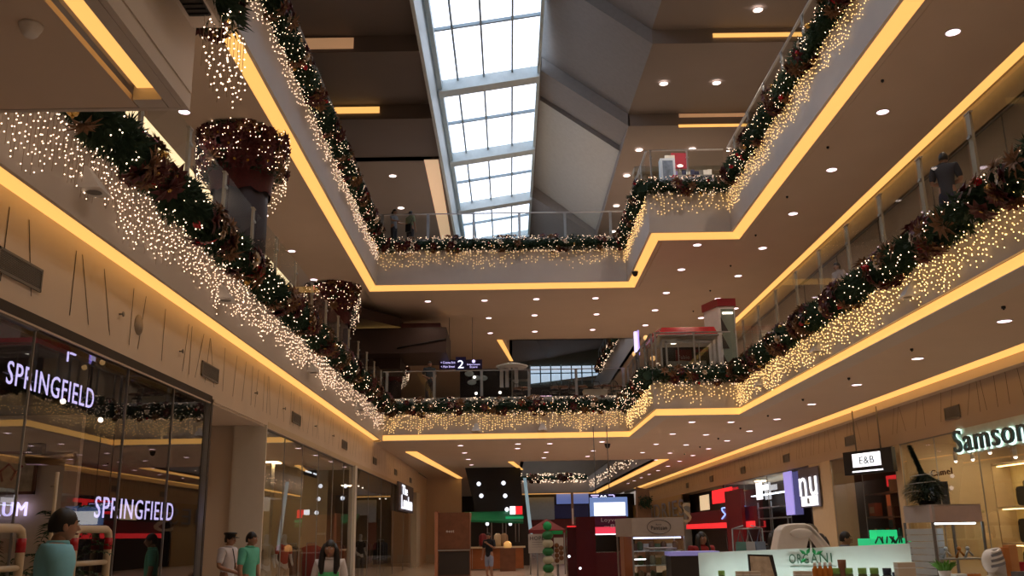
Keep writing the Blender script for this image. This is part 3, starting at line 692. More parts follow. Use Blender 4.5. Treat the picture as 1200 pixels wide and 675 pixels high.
def person(name_label, loc, rotz, h=1.7, shirt=(.5,.5,.5), trousers=(.03,.03,.04), hair='short', arms='down', sleeve='short', build=1.0, female=False, extras=(), stance=.09, hair_col=None, head_turn=0., skirtshort=False, group=None):
    """local frame: faces -Y, feet on z=0"""
    t = thing('person', name_label, 'person', loc, rotz, group)
    k = h/1.7; B = build
    V = lambda x,y,z: (x*k, y*k, z*k)
    sw = (.17 if female else .20)*B
    A = {}
    for s in (-1,1):
        if arms == 'down' or (arms == 'phone' and s < 0) or (arms=='bag' and s<0): A[s] = [(s*(sw+.045),.01,1.13),(s*(sw+.05),-.05,.90)]
        elif arms == 'front': A[s] = [(s*(sw+.06),.02,1.14),(s*.10,-.22,1.04)]
        elif arms == 'crossed': A[s] = [(s*(sw+.05),.0,1.13),(-s*.08,-.21,1.15+.03*s)]
        elif arms == 'phone' or arms=='bag': A[s] = [(s*(sw+.05),-.05,1.16),(s*.10,-.27,1.32)]
        elif arms == 'rail': A[s] = [(s*(sw+.06),-.06,1.16),(s*(sw+.02),-.30,1.10)]
    J = [(V(0,0,.95),.135*k*B,.105*k*B),(V(0,.005,1.10),.125*k*B,.095*k*B),(V(0,.0,1.27),.15*k*B,.105*k*B),(V(0,.01,1.39),.085*k*B,.065*k*B),(V(0,.005,1.47),.050*k,.050*k),(V(0,-.02,1.545),.056*k,.060*k)]
    E = [(0,1),(1,2),(2,3),(3,4),(4,5)]
    hands = []
    for s in (-1,1):
        b = len(J); el, wr = A[s]
        J += [(V(s*sw*.88,.01,1.40),.060*k*B,.060*k*B),(V(*el),.044*k*B,.044*k*B),(V(*wr),.028*k,.026*k)]
        E += [(3,b),(b,b+1),(b+1,b+2)]
        d = (Vector(wr)-Vector(el)).normalized()
        p = Vector(wr)+d*.075; J.append((V(*p),.036*k,.018*k)); E.append((b+2,b+3)); hands.append((s,p,d))
    for s in (-1,1):
        b = len(J)
        J += [(V(s*.09,0,.86),.088*k*B,.092*k*B),(V(s*stance,-.01,.48),.056*k,.058*k),(V(s*stance,.02,.10),.036*k,.038*k),(V(s*stance,-.09,.035),.038*k,.028*k),(V(s*(stance+.005),-.17,.025),.030*k,.018*k)]
        E += [(0,b),(b,b+1),(b+1,b+2),(b+2,b+3),(b+3,b+4)]
    body = skin_me('body', J, E, [M_SKIN, M_EYE, M_LIP, M_WHITE])
    mb = MB(); hc = Vector((0,-.03,1.585))
    def hv(x,y,z):
        v = Vector((x,y,z)); v.rotate(Matrix.Rotation(head_turn,3,'Z')); return V(*(hc+v))
    # head: shaped ellipsoid, chin narrowing
    n, kk = 18, 14; vs = []; fs = []
    for i in range(kk+1):
        a = PI*i/kk
        for j in range(n):
            q = 2*PI*j/n; x = .074*math.sin(a)*math.cos(q); y = .092*math.sin(a)*math.sin(q); z = .112*math.cos(a)
            if z < 0: f = 1-.38*(-z/.112)**1.5; x *= f; y = y*f - .018*(-z/.112)
            vs.append(hv(x,y,z))
    fs = [(i*n+j, i*n+(j+1)%n, (i+1)*n+(j+1)%n, (i+1)*n+j) for i in range(kk) for j in range(n)]
    mb.add(vs, fs, 0, True)
    mb.add([hv(-.012,-.088,.005),hv(.012,-.088,.005),hv(.018,-.088,-.034),hv(-.018,-.088,-.034),hv(0,-.114,-.028),hv(0,-.09,.02)],[(0,4,5),(5,4,1),(1,4,2),(2,4,3),(3,4,0)],0,True)
    for s in (-1,1):
        c = hv(s*.030,-.0815,.012); mb.ball(c,.0105*k,3,8,6); c = hv(s*.030,-.0890,.012); mb.ball(c,.0060*k,1,8,6)
        mb.tube([hv(s*.016,-.093,.032),hv(s*.032,-.092,.036),hv(s*.048,-.078,.031)],.004*k,5,1)
        c = hv(s*.077,.006,-.008); mb.ball(c,(.010*k,.020*k,.030*k),0,8,6)
    mb.tube([hv(-.024,-.088,-.055),hv(0,-.097,-.053),hv(.024,-.088,-.055)],.006*k,6,2)
    # fingers
    for s,p,d in hands:
        side = d.cross(Vector((0,1,0)) if abs(d.y)<.8 else Vector((0,0,1))).normalized(); nrm = side.cross(d)
        for fi,L in enumerate((.062,.072,.068,.054)):
            b0 = p + side*((fi-1.5)*.017) + d*.012
            b1 = b0 + d*L*.55 + nrm*.004; b2 = b1 + d*L*.45 - nrm*.016
            mb.tube([V(*b0),V(*b1),V(*b2)],[.0085*k,.008*k,.0065*k],6)
        b0 = p - side*.03 - d*.02; mb.tube([V(*b0),V(*(b0-side*.02+d*.03)),V(*(b0-side*.022+d*.058-nrm*.01))],[.011*k,.009*k,.007*k],6)
    join_me(body, mb)
    o = bpy.data.objects.new('body', body); COL.objects.link(o); o.parent = t
    # shirt
    sm = mat('cloth_%02x%02x%02x' % tuple(int(c*255) for c in shirt), shirt, .8, var=.06, scale=12, bump=.15)
    JS = [(V(0,0,.82),.160*k*B,.132*k*B),(V(0,.005,1.10),.142*k*B,.112*k*B),(V(0,0,1.27),.168*k*B,.122*k*B),(V(0,.01,1.40),.118*k*B,.095*k*B),(V(0,.005,1.45),.088*k,.082*k),(V(0,.0,1.485),.066*k,.066*k)]
    ES = [(0,1),(1,2),(2,3),(3,4),(4,5)]
    for s in (-1,1):
        el, wr = [Vector(q) for q in A[s]]; sh = Vector((s*sw*.88,.01,1.40)); b = len(JS)
        end = el if sleeve == 'short' else wr; mid = sh.lerp(el,.6) if sleeve=='short' else el
        if sleeve == 'short': JS += [(V(*(sh+Vector((0,0,.008)))),.083*k*B,.080*k*B),(V(*mid),.064*k*B,.064*k*B),(V(*sh.lerp(el,.85)),.060*k*B,.060*k*B)]; ES += [(3,b),(b,b+1),(b+1,b+2)]
        else: JS += [(V(*(sh+Vector((0,0,.008)))),.083*k*B,.080*k*B),(V(*el),.056*k*B,.056*k*B),(V(*el.lerp(wr,.93)),.038*k*B,.038*k*B)]; ES += [(3,b),(b,b+1),(b+1,b+2)]
    me = skin_me('shirt', JS, ES, [sm]); s_o = bpy.data.objects.new('shirt', me); COL.objects.link(s_o); s_o.parent = t
    cm = MB(); cm.lathe(V(0,.0,1.475),[(.082*k,-.016*k),(.076*k,.006*k),(.068*k,.014*k),(.062*k,.004*k)],16)
    cm.build('collar', sm, s_o)
    tm = mat('trouser_%02x%02x%02x' % tuple(int(c*255) for c in trousers), trousers, .85, var=.06, scale=12)
    low = .50 if skirtshort else .09
    JT = [(V(0,0,1.06),.128*k*B,.103*k*B),(V(0,0,.90),.145*k*B,.118*k*B)]; ET = [(0,1)]
    for s in (-1,1):
        b = len(JT); JT += [(V(s*.09,0,.80),.098*k*B,.100*k*B),(V(s*stance,-.01,.50),.072*k*B,.074*k*B)]; ET += [(1,b),(b,b+1)]
        if not skirtshort: JT.append((V(s*stance,.02,low),.058*k,.062*k)); ET.append((b+1,b+2))
    me = skin_me('shorts' if skirtshort else 'trousers', JT, ET, [tm]); to = bpy.data.objects.new('shorts' if skirtshort else 'trousers', me); COL.objects.link(to); to.parent = t
    for s in (-1,1):
        q = MB(); q.ball(V(s*stance,-.07,.045),(.050*k,.14*k,.045*k),0,12,8); q.build('shoe', M_BLACK, t)
    # hair
    hm = M_HAIR; q = MB(); vs=[]; n=20; kk=12
    for i in range(kk+1):
        a = PI*.62*i/kk
        for j in range(n):
            g = 2*PI*j/n; sy = math.sin(g); amax = PI*(.40 if sy < -.6 else (.48 if sy < -.1 else .62)); a2 = min(a, amax)
            x = .083*math.sin(a2)*math.cos(g); y = .100*math.sin(a2)*sy+.008; z = .123*math.cos(a2)+.004+.004*math.sin(7*g+3*a)
            vs.append(hv(x,y,z))
    q.add(vs, [(i*n+j, i*n+(j+1)%n, (i+1)*n+(j+1)%n, (i+1)*n+j) for i in range(kk) for j in range(n)], 0, True)
    if hair == 'long':
        for s in (-1,1):
            q.tube([hv(s*.055,.0,.07),hv(s*.088,-.01,-.01),hv(s*.098,-.015,-.11),hv(s*.102,-.05,-.21),hv(s*.088,-.10,-.31)],[.030*k,.036*k,.044*k,.045*k,.022*k],10)
        q.tube([hv(0,.05,.06),hv(0,.085,-.02),hv(0,.085,-.14),hv(0,.10,-.27),hv(0,.10,-.34)],[.07*k,.075*k,.085*k,.09*k,.05*k],12)
    elif hair == 'tied': q.tube([hv(0,.08,.04),hv(0,.13,.0),hv(0,.12,-.12),hv(0,.11,-.2)],[.03*k,.035*k,.03*k,.01*k],8)
    q.build('hair', hm, t)
    for e in extras: e(t, V, hv, k)
    return t
def ex_cap(t, V, hv, k):
    q = MB(); c = [(.088,.062),(.092,.085)]; n=20
    vs = [hv(r*math.cos(2*PI*j/n), r*1.1*math.sin(2*PI*j/n)+.005, z) for r,z in ((.086,.048),(.088,.078),(.112,.105),(.10,.125),(.0,.132)) for j in range(n)]
    q.add(vs,[(i*n+j,i*n+(j+1)%n,(i+1)*n+(j+1)%n,(i+1)*n+j) for i in range(4) for j in range(n)],0,True)
    q.add([hv(-.07,-.075,.052),hv(.07,-.075,.052),hv(.05,-.145,.035),hv(-.05,-.145,.035),hv(-.07,-.075,.045),hv(.07,-.075,.045),hv(.05,-.145,.028),hv(-.05,-.145,.028)],[(0,1,2,3),(4,7,6,5),(3,2,6,7),(0,3,7,4),(1,5,6,2)],0)
    q.build('cap', M_BLACK, t); b = MB(); c = hv(0,-.098,.078); b.ball(c,.014*k,0,8,6); b.build('cap_badge', M_GOLDB, t)
def ex_badge(t, V, hv, k):
    q = MB(); q.ball(V(.235,-.005,1.33),(.012*k,.03*k,.034*k),0,10,8); q.build('shoulder_patch', mat('patch_blue',(.05,.08,.22)), t)
    q = MB(); q.tube([V(-.06,-.12,1.44),V(-.02,-.145,1.25),V(.0,-.15,1.12)],.010*k,6); q.build('lanyard', M_BLACK, t)
def ex_greenprint(t, V, hv, k):
    q = MB()
    vs=[]; n=9
    for zz in (1.06,1.14,1.22,1.30):
        for j in range(n):
            a = -PI/2 + (j/(n-1)-.5)*1.7; vs.append(V(.176*math.cos(a)*1.02, .146*math.sin(a), zz))
    q.add(vs,[(i*n+j,i*n+j+1,(i+1)*n+j+1,(i+1)*n+j) for i in range(3) for j in range(n-1)],0,True)
    q.build('shirt_print', mat('print_green',(.10,.55,.22),.7,var=.2,scale=30), t)
def ex_bag(t, V, hv, k):
    q = MB(); q.box(*V(-.16,.10,.75), *V(.10,.20,1.08)); q.tube([V(-.12,.15,1.06),V(-.18,.05,1.42),V(.02,-.13,1.2),V(.08,.15,1.06)],.012*k,6); q.build('shoulder_bag', M_BLACK, t)

person('person in a light blue polo shirt before the dark shop window at far left', (-3.44,7.4,0), PI*.70, 1.84, (.20,.50,.60), hair='short', arms='front', build=1.22, stance=.11)
person('guard in a white uniform shirt and black peaked cap by the pale pillar', (-4.92,17.0,0), PI*.42, 1.70, (.62,.58,.60), (.012,.012,.015), arms='front', extras=(ex_cap,ex_badge))
person('person in a mint green polo shirt standing next to the capped guard', (-4.28,16.0,0), PI*.40, 1.70, (.12,.50,.36), arms='down')
person('person with long dark hair in a white shirt with green print, looking up', (-2.22,12.0,0), PI*.02, 1.56, (.62,.58,.58), hair='long', arms='down', female=True, extras=(ex_greenprint,))
person('person in a black shirt and pale blue shorts at the far end', (-.75,34.0,0), -.5, 1.66, (.012,.014,.02), (.30,.34,.48), arms='phone', skirtshort=True)
person('person in dark clothes leaning behind the right level two railing', (7.95,15.85,Z2), PI*.80, 1.72, (.03,.032,.045), (.02,.025,.05), arms='crossed')
person('person in dark clothes standing by the level two sign', (-3.05,36.2,Z2), .25, 1.72, (.035,.045,.055), (.03,.02,.025), arms='front')
person('person with a white top at the level three railing, left of the pair', (-4.45,35.6,Z3), 1.1, 1.66, (.24,.25,.28), hair='tied', arms='rail', female=True)
person('person with a shoulder bag at the level three railing, right of the pair', (-3.82,35.8,Z3), 2.6, 1.66, (.26,.28,.16), hair='short', arms='bag', female=True, extras=(ex_bag,))

# ------------------------------------------------------------------ helper: point of a known plane seen at a given spot
def at(px, py, X=None, Y=None, Z=None):
    d = R_*(px-600) + U_*(337.5-py) + F_*FPX
    t = (X/d.x) if X is not None else (Y/d.y) if Y is not None else ((Z-H)/d.z)
    return Vector((0,0,H)) + d*t
def panel(mb, x0,x1,z0,z1,y,th=.05,mi=0): mb.box(x0,y,z0,x1,y+th,z1,mi)
PURPLE = mat('lit_letter_violet', (.7,.65,1), emit=1.6, ecol=(.62,.55,1.0))
WHITE_E = mat('lit_letter_white', (1,1,1), emit=1.7, ecol=(.85,.9,1.0))
INK = mat('dark_ink', (.03,.03,.035), .6)
M_BEIGE = mat('shop_wall_beige', (.62,.50,.34), .7, var=.03)
M_WOOD = mat('brown_wood', (.16,.065,.035), .4, var=.2, scale=4)
M_PANEL = mat('added_shop_lamp', (1,.8,.55), emit=22.0, ecol=(1,.74,.44))  # for lamp panels added to bring extra brightness into the shops
M_TAN = mat('tan_enamel', (.55,.44,.29), .4)

# ------------------------------------------------------------------ left shop with the dark window
GXL = -5.08
st = MB(); st.box(-9.6,-8,3.84,-5.02,15.9,3.95); st.box(-9.7,-8,0,-9.6,15.9,3.9); st.box(-9.6,15.86,0,-5.02,15.95,3.9)
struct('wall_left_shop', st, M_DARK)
mb = MB(); mb.box(-9.5,13.5,0,-6.1,13.6,3.36); struct('wall_left_partition', mb, M_BEIGE)
def shopfront(name, label, x, side, ys, z1, gm=G_SHOP, edge=M_STEEL, z0=.02):
    t = thing(name, label, 'shop window', (x,ys[0],0))
    for a,b in zip(ys[:-1],ys[1:]):
        g = MB(); g.quad((x,a+.01,z0),(x,b-.01,z0),(x,b-.01,z1),(x,a+.01,z1)); g.build('pane', gm, t, True)
    for y in ys:
        g = MB(); g.box(x-.012,y-.008,z0,x+.012,y+.008,z1); g.build('glass_joint', edge, t, True)
    g = MB(); g.box(x-.04,ys[0],z1-.02,x+.04,ys[-1],z1+.04); g.build('top_rail', M_GREY, t, True)
    return t
G_DARK = glassmat('dark_shop_glass', (.75,.75,.74), 1.55)
t = shopfront('shop_window', 'tall dark glass shop front with two lit violet name signs', GXL, 1, [-6,-3,0,3,5.4,7.6,9.9], 3.82, G_DARK)
for a,b in ((10.9,12.45),(12.45,14.2),(14.2,15.86)):
    g = MB(); g.quad((GXL,a,.02),(GXL,b,.02),(GXL,b,3.82),(GXL,a,3.82)); g.build('pane', G_DARK, t, True)
    g = MB(); g.box(GXL-.015,b-.01,.02,GXL+.015,b+.01,3.82); g.build('glass_joint', M_GREY, t, True)
g = MB(); g.quad((GXL,9.9,2.5),(GXL,10.9,2.5),(GXL,10.9,3.82),(GXL,9.9,3.82)); g.build('pane', G_DARK, t, True)
g = MB(); g.box(GXL-.03,15.84,0,GXL+.05,15.93,3.84); g.build('end_post', M_STEEL, t, True)
g = MB(); g.tube([(GXL+.06,10.62,.5),(GXL+.06,10.62,2.35)],.022,8); g.tube([(GXL+.06,10.62,.7),(GXL,10.62,.7)],.012,6); g.tube([(GXL+.06,10.62,2.2),(GXL,10.62,2.2)],.012,6)
g.build('door_pull', M_TAN, t, True)
for lab,(px0,px1,yc,hh,X) in {'upper violet lit name sign hanging high behind the dark shop window':(8,110,0,.25,-5.3),'lower violet lit name sign at eye height behind the dark shop window':(111,203,0,.27,-5.3)}.items():
    if 'upper' in lab: a = at(8,438,X=X); b = at(110,466,X=X)
    else: a = at(111,595,X=X); b = at(203,599,X=X)
    c = (a+b)/2; t = thing('shop_sign', lab, 'sign', c)
    text('letters', 'SPRINGFIELD', abs(b.y-a.y), hh, c, ON_LEFT, PURPLE, t, ext=.003)
    g = MB(); g.box(c.x-.03, a.y-.05, c.z-.02, c.x-.02, b.y+.05, c.z-.005); g.build('rail', M_BLACK, t, True)
c = at(20,596,X=-7.0); t = thing('lit_word_sign', 'short violet lit word on the beige wall inside the left shop', 'sign', (-6.9,13.42,c.z))
text('letters', 'LUM', .46, .19, (-6.95,13.42,2.05), FACE_CAM, PURPLE, t, ext=.02, bold=.02)
c = at(80,414,X=-5.35); t = thing('sign_reflection', 'small violet reflection of a facing sign, built as a glowing flag under the dark shop header', 'sign', c)
g = MB(); g.tube([(0,0,-.10),(0,0,.16)],.012,6); g.build('pole', PURPLE, t); g = MB(); g.box(0,.04,.0,.02,.17,.09); g.build('flag', PURPLE, t)  # a sign mirrored in the glass, built as a solid glowing flag
t = thing('picture_frame', 'dark framed picture on the beige wall inside the left shop', 'picture', (-7.0,13.45,2.25))
g = MB(); 
for q in ((-.35,-.02,0,.35,.02,.04),(-.35,-.02,.56,.35,.02,.6),(-.35,-.02,0,-.31,.02,.6),(.31,-.02,0,.35,.02,.6)): g.box(*q)
g.build('frame', M_WOOD, t); g = MB(); g.box(-.31,0,.04,.31,.01,.56); g.build('print', mat('print_beige',(.45,.36,.25),.7,var=.3,scale=9), t)
g = MB(); g.tube([(-.12,-.01,.18),(-.16,-.01,.32),(-.05,-.01,.42),(.05,-.01,.32),(0,-.01,.2),(.14,-.01,.4)],.016,6); g.build('motif', mat('motif_red',(.25,.03,.03)), t)
# brass duct and small dark speaker
a = at(33,537,Y=12.6); b = at(86,538,Y=12.6)
g = MB(); g.tube([(a.x,12.6,a.z),(b.x,12.6,b.z)],.09,14); tag(g.build('brass_pipe', mat('brass',(.5,.32,.16),.3,.8)), 'thick brass coloured pipe crossing behind the dark shop window', 'pipe')
c = at(43,526,Y=12.3); g = MB(); g.box(-.09,-.06,-.07,.09,.06,.07); g.box(-.07,-.065,-.05,.07,-.06,.05); tag(g.build('box_speaker', M_BLACK, loc=c), 'small black box speaker above the brass pipe', 'speaker')
for k,(px,py) in enumerate([(38,425),(118,492),(74,470)]):
    c = at(px,py,X=-6.4); t = thing('spot_lamp', ['round spot lamp by the upper name sign start','round spot lamp below the end of the upper name sign','dim spot lamp under the middle of the upper name sign'][k], 'lamp', c)
    g = MB(); g.tube([(0,.1,.06),(0,0,0)],.05,10); g.build('can', M_BLACK, t); g = MB(); g.ball((0,0,0),.042); g.build('bulb', mat('spot_bulb',(1,.9,.8),emit=4,ecol=(1,.85,.7)), t)
def gate(y0, y1, label):
    t = thing('security_gate', label, 'security gate', (-5.0,y0,0)); r=.045; h=1.74; L=y1-y0
    g = MB(); g.tube([(0,0,0),(0,0,h-.10),(0,.03,h-.03),(0,.10,h),(0,L-.10,h),(0,L-.03,h-.03),(0,L,h-.10),(0,L,0)],r,10); g.build('frame', M_TAN, t)
    g = MB(); g.tube([(0,0,1.35),(0,L,1.35)],.03,8); g.tube([(0,0,.5),(0,L,.5)],.03,8); g.build('crossbar', M_TAN, t)
    for yy in (0,L): g = MB(); g.tube([(0,yy,1.50),(0,yy,1.64)],r+.004,10); g.build('red_band', M_RED, t)
    g = MB(); g.lathe((0,L/2,0),[(.02,0),(.02,.01)],8); g.box(-.06,-.08,0,.06,L+.08,.02); g.build('foot', M_GREY, t)
gate(11.15,12.1,'tan tubular security gate with red band right of the person in light blue')
gate(8.95,9.95,'tan tubular security gate with red band at the left picture edge')
def plant(loc, label, h, seed, n=13, cat='plant'):
    rnd = random.Random(seed); t = thing('potted_palm', label, cat, loc)
    g = MB(); g.lathe((0,0,0),[(.16,0),(.22,.35),(.23,.38),(.20,.38),(.19,.33)],18); g.build('pot', M_DARK, t)
    g = MB()
    for k in range(4): g.tube([(.05*math.cos(k*1.6),.05*math.sin(k*1.6),.3),(.09*math.cos(k*1.6),.09*math.sin(k*1.6),h*.72)],.016,6)
    g.build('stem', M_WOOD, t)
    g = MB()
    for k in range(n*2):
        a = rnd.uniform(0,2*PI); z0 = h*rnd.uniform(.45,.78); L = rnd.uniform(.35,.62); el = rnd.uniform(.1,1.2)
        prev = None
        for i in range(9):
            f = i/8; p = Vector((math.cos(a)*L*f*math.cos(el*.6), math.sin(a)*L*f*math.cos(el*.6), z0+L*f*math.sin(el)-L*.55*f*f)); p.x += .07*math.cos(k); p.y += .07*math.sin(k)
            if prev is not None:
                d = (p-prev).normalized(); sd = d.cross(Vector((0,0,1))).normalized()
                for s in (-1,1): leaf(g, p, d*.5+sd*s, Vector((0,0,1)), .20*(1.05-f*.6), .034)
                g.add([prev-sd*.005,prev+sd*.005,p+sd*.004,p-sd*.004],[(0,1,2,3)])
            prev = p
    g.build('fronds', mat('palm_green',(.03,.075,.02),.5,var=.3,scale=10), t)
plant((-5.45,11.8,0), 'leafy dark potted palm behind the person in light blue', 2.35, 4, 16)
plant((-5.75,10.6,0), 'second potted palm with pale tips, left behind the dark window', 2.05, 9, 10)
# grey shelving block and screen deeper in the shop (seen through the glass)
c = at(203,631,X=-6.6); t = thing('wall_screen', 'bright small screen low in the dark shop window', 'screen', (-6.6,c.y,c.z))
g = MB(); g.box(-.05,-.5,-.2,0,.5,.2); g.build('bezel', M_BLACK, t); g = MB(); g.box(0,-.46,-.17,.01,.46,.17); g.build('display', mat('screen_blue_white',(.8,.9,1),emit=.5,ecol=(.7,.85,1)), t)
for k in range(5):
    t = thing('clothes_stack_table', ['wooden display table nearest in the dark left shop','second wooden display table in the dark left shop','third wooden display table in the dark left shop','fourth wooden display table in the dark left shop','farthest wooden display table in the dark left shop'][k], 'table', (-7.2,4.2+k*2.2,0))
    g = MB(); g.box(-.6,-.4,.8,.6,.4,.86); g.build('table_top', M_WOOD, t)
    for a,b in ((-.55,-.35),(.5,-.35),(-.55,.3),(.5,.3)): g = MB(); g.box(a,b,0,a+.05,b+.05,.8); g.build('leg', M_WOOD, t)
g = MB(); g.box(-8.8,2,3.80,-8.4,13,3.83); tag(g.build('added_shop_lamp', mat('added_weak_lamp',(1,.8,.6),emit=2.2,ecol=(1,.75,.5))), 'long added ceiling lamp deep inside the dark left shop', 'ceiling light')  # lamp added to give this interior some light

# alcove and pale pier between the two left shops
mb = MB(); mb.box(-6.4,15.95,0,-6.3,19.5,4.0); mb.box(-6.4,19.60,0,-5.05,19.68,4.0); struct('wall_left_alcove', mb, M_WALL)
mb = MB(); mb.box(-6.4,15.95,3.86,-5.0,19.5,3.9); struct('ceiling_alcove', mb, M_WALL)
mb = MB(); mb.box(-5.62,19.44,0,-5.06,19.59,3.85); mb.box(-5.66,19.46,0,-5.58,19.5,3.86); mb.box(-5.06,19.44,0,-4.98,19.5,3.86); struct('wall_left_pier', mb, mat('pier_pale',(.66,.62,.54),.5,var=.02))
t = thing('folded_easel', 'narrow folded easel leaning beside the guard', 'easel', (-5.32,16.02,0))
for s in (0,.10): g = MB(); g.tube([(.15+s,.35+s*.5,0),(-.05+s,-.02,1.85)],.014,6); g.build('leg', M_STEEL, t)
g = MB(); g.tube([(.13,.2,.8),(.22,.25,.8)],.01,6); g.build('crossbar', M_STEEL, t)

# ------------------------------------------------------------------ second left shop, lit and beige
st = MB(); st.box(-9.6,19.7,3.84,-5.02,53,3.95); st.box(-9.7,19.7,0,-9.6,53,3.9); st.box(-9.6,53,0,-5.02,53.1,3.9); st.box(-9.6,31.1,0,-5.9,31.2,3.9)
struct('wall_left_second_shop', st, M_BEIGE)
shopfront('shop_window', 'glass shop front with beige interior behind the person with long hair', GXL, 1, [19.72,21.5,23.4,25.4,27.5,29.3,30.9], 3.82)
shopfront('shop_window', 'farther glass shop front with dark clothes and a lit white sign', GXL, 1, [31.3,34.5,38,42,46,49.5], 3.82)
mb = MB(); mb.box(-5.1,30.9,0,-4.98,31.3,3.84); mb.box(-5.4,51.2,0,-4.95,53.1,3.84); struct('trim_4', mb, mat('pier_pale',(.6,.55,.5)))
for k,(y) in enumerate([21.5,25.5,29.0]): 
    g = MB(); g.box(-7.6,y-.3,3.81,-7.0,y+.3,3.83); tag(g.build('added_shop_lamp', M_PANEL), ['nearest','middle','farthest'][k]+' added ceiling lamp panel inside the beige left shop', 'ceiling light')
for k,(y) in enumerate([35,43]): 
    g = MB(); g.box(-7.5,y-.25,3.81,-7.0,y+.25,3.83); tag(g.build('added_shop_lamp', M_PANEL), ['nearer','farther'][k]+' added ceiling lamp panel inside the far left clothes shop', 'ceiling light')
SH = {}
def small_spots(pts, x, grp):
    for k,(px,py) in enumerate(pts):
        c = at(px,py,X=x); t = thing('spot_lamp', '%s small ceiling spot in a row, %s' % (ORD[k],grp), 'lamp', c, group=grp)
        for nm,mk,m in (('can',lambda g:g.tube([(0,0,.24),(0,0,.0)],.05,8),M_WHITE),('bulb',lambda g:g.ball((0,0,-.01),.045,0,8,6),mat('spot_bulb',(1,.9,.8)))):
            if nm not in SH: g = MB(); mk(g); SH[nm] = g.mesh(nm, m)
            o = bpy.data.objects.new(nm, SH[nm]); COL.objects.link(o); o.parent = t
small_spots([(315,518),(327,522),(336,525),(348,530),(377,541),(382,543),(388,545)], -6.6, 'inside the beige left shop')
small_spots([(420,569),(425,571),(440,570),(446,569),(452,568),(445,584),(452,584)], -6.6, 'inside the far left clothes shop')
def garment_mesh(col, L, seed):
    g = MB(); rnd = random.Random(seed); ns = 9
    vs = []
    for zi,(z,wx) in enumerate(((0,.02),(-.05,.16),(-.14,.22),(-.5*L,.20),(-L,.235))):
        for j in range(ns):
            a = 2*PI*j/ns; vs.append((.035*math.sin(a)*(1+.4*math.sin(3*a)), wx*math.cos(a), z))
    g.add(vs,[(i*ns+j,i*ns+(j+1)%ns,(i+1)*ns+(j+1)%ns,(i+1)*ns+j) for i in range(4) for j in range(ns)]+[tuple(range(4*ns,5*ns))],0,True)
    g.tube([(0,0,0),(0,0,.05),(0,.03,.08)],.006,5)
    return g.mesh('garment', col)
GC = [mat('garment_'+n,c,.8) for n,c in (('maroon',(.16,.02,.03)),('red',(.40,.03,.03)),('black',(.02,.02,.02)),('tan',(.30,.2,.12)),('grey',(.16,.15,.15)),('navy',(.03,.035,.09)))]
GM = [garment_mesh(c, .95 if i%2 else .8, i) for i,c in enumerate(GC)]
CN = dict(zip(range(6),['maroon','red','black','tan','grey','navy']))
def rack(loc, L, n, seed, label, pal, rot=0.):
    rnd = random.Random(seed); t = thing('clothes_rack', label, 'clothes rack', loc, rot)
    g = MB(); g.tube([(0,-L/2,0),(0,-L/2,1.45)],.015,6); g.build('upright', M_STEEL, t)
    g = MB(); g.tube([(0,L/2,0),(0,L/2,1.45)],.015,6); g.build('upright', M_STEEL, t)
    g = MB(); g.tube([(0,-L/2,1.45),(0,L/2,1.45)],.015,6); g.build('rail', M_STEEL, t)
    for k in range(n):
        ci = rnd.choice(pal); o = bpy.data.objects.new('garment', GM[ci]); COL.objects.link(o)
        y = -L/2+.1+(L-.2)*k/max(1,n-1); c,s = math.cos(rot),math.sin(rot)
        o.location = (loc[0]-s*y, loc[1]+c*y, 1.37); o.rotation_euler = (0,0,rot+PI/2+rnd.uniform(-.1,.1))
        tag(o, '%s garment hanging %s from the left on the %s' % (CN[ci], ORD[k], label.split(' in ')[0]), 'garment', 'garments on the '+label)
rack((-6.3,22.3,0),1.6,11,1,'nearest clothes rack in the beige left shop',[0,2,4,3])
rack((-6.0,26.6,0),1.4,9,2,'middle clothes rack in the beige left shop',[2,4,3])
rack((-5.9,28.9,0),1.4,10,3,'third clothes rack in the beige left shop',[1,0,1])
rack((-6.1,34.2,0),1.6,10,4,'first clothes rack in the far left shop',[0,3,2])
rack((-5.8,38.5,0),2.0,12,5,'second clothes rack in the far left shop',[2,3,4])
rack((-5.8,43.5,0),2.0,12,6,'third clothes rack in the far left shop',[2,2,5,4])
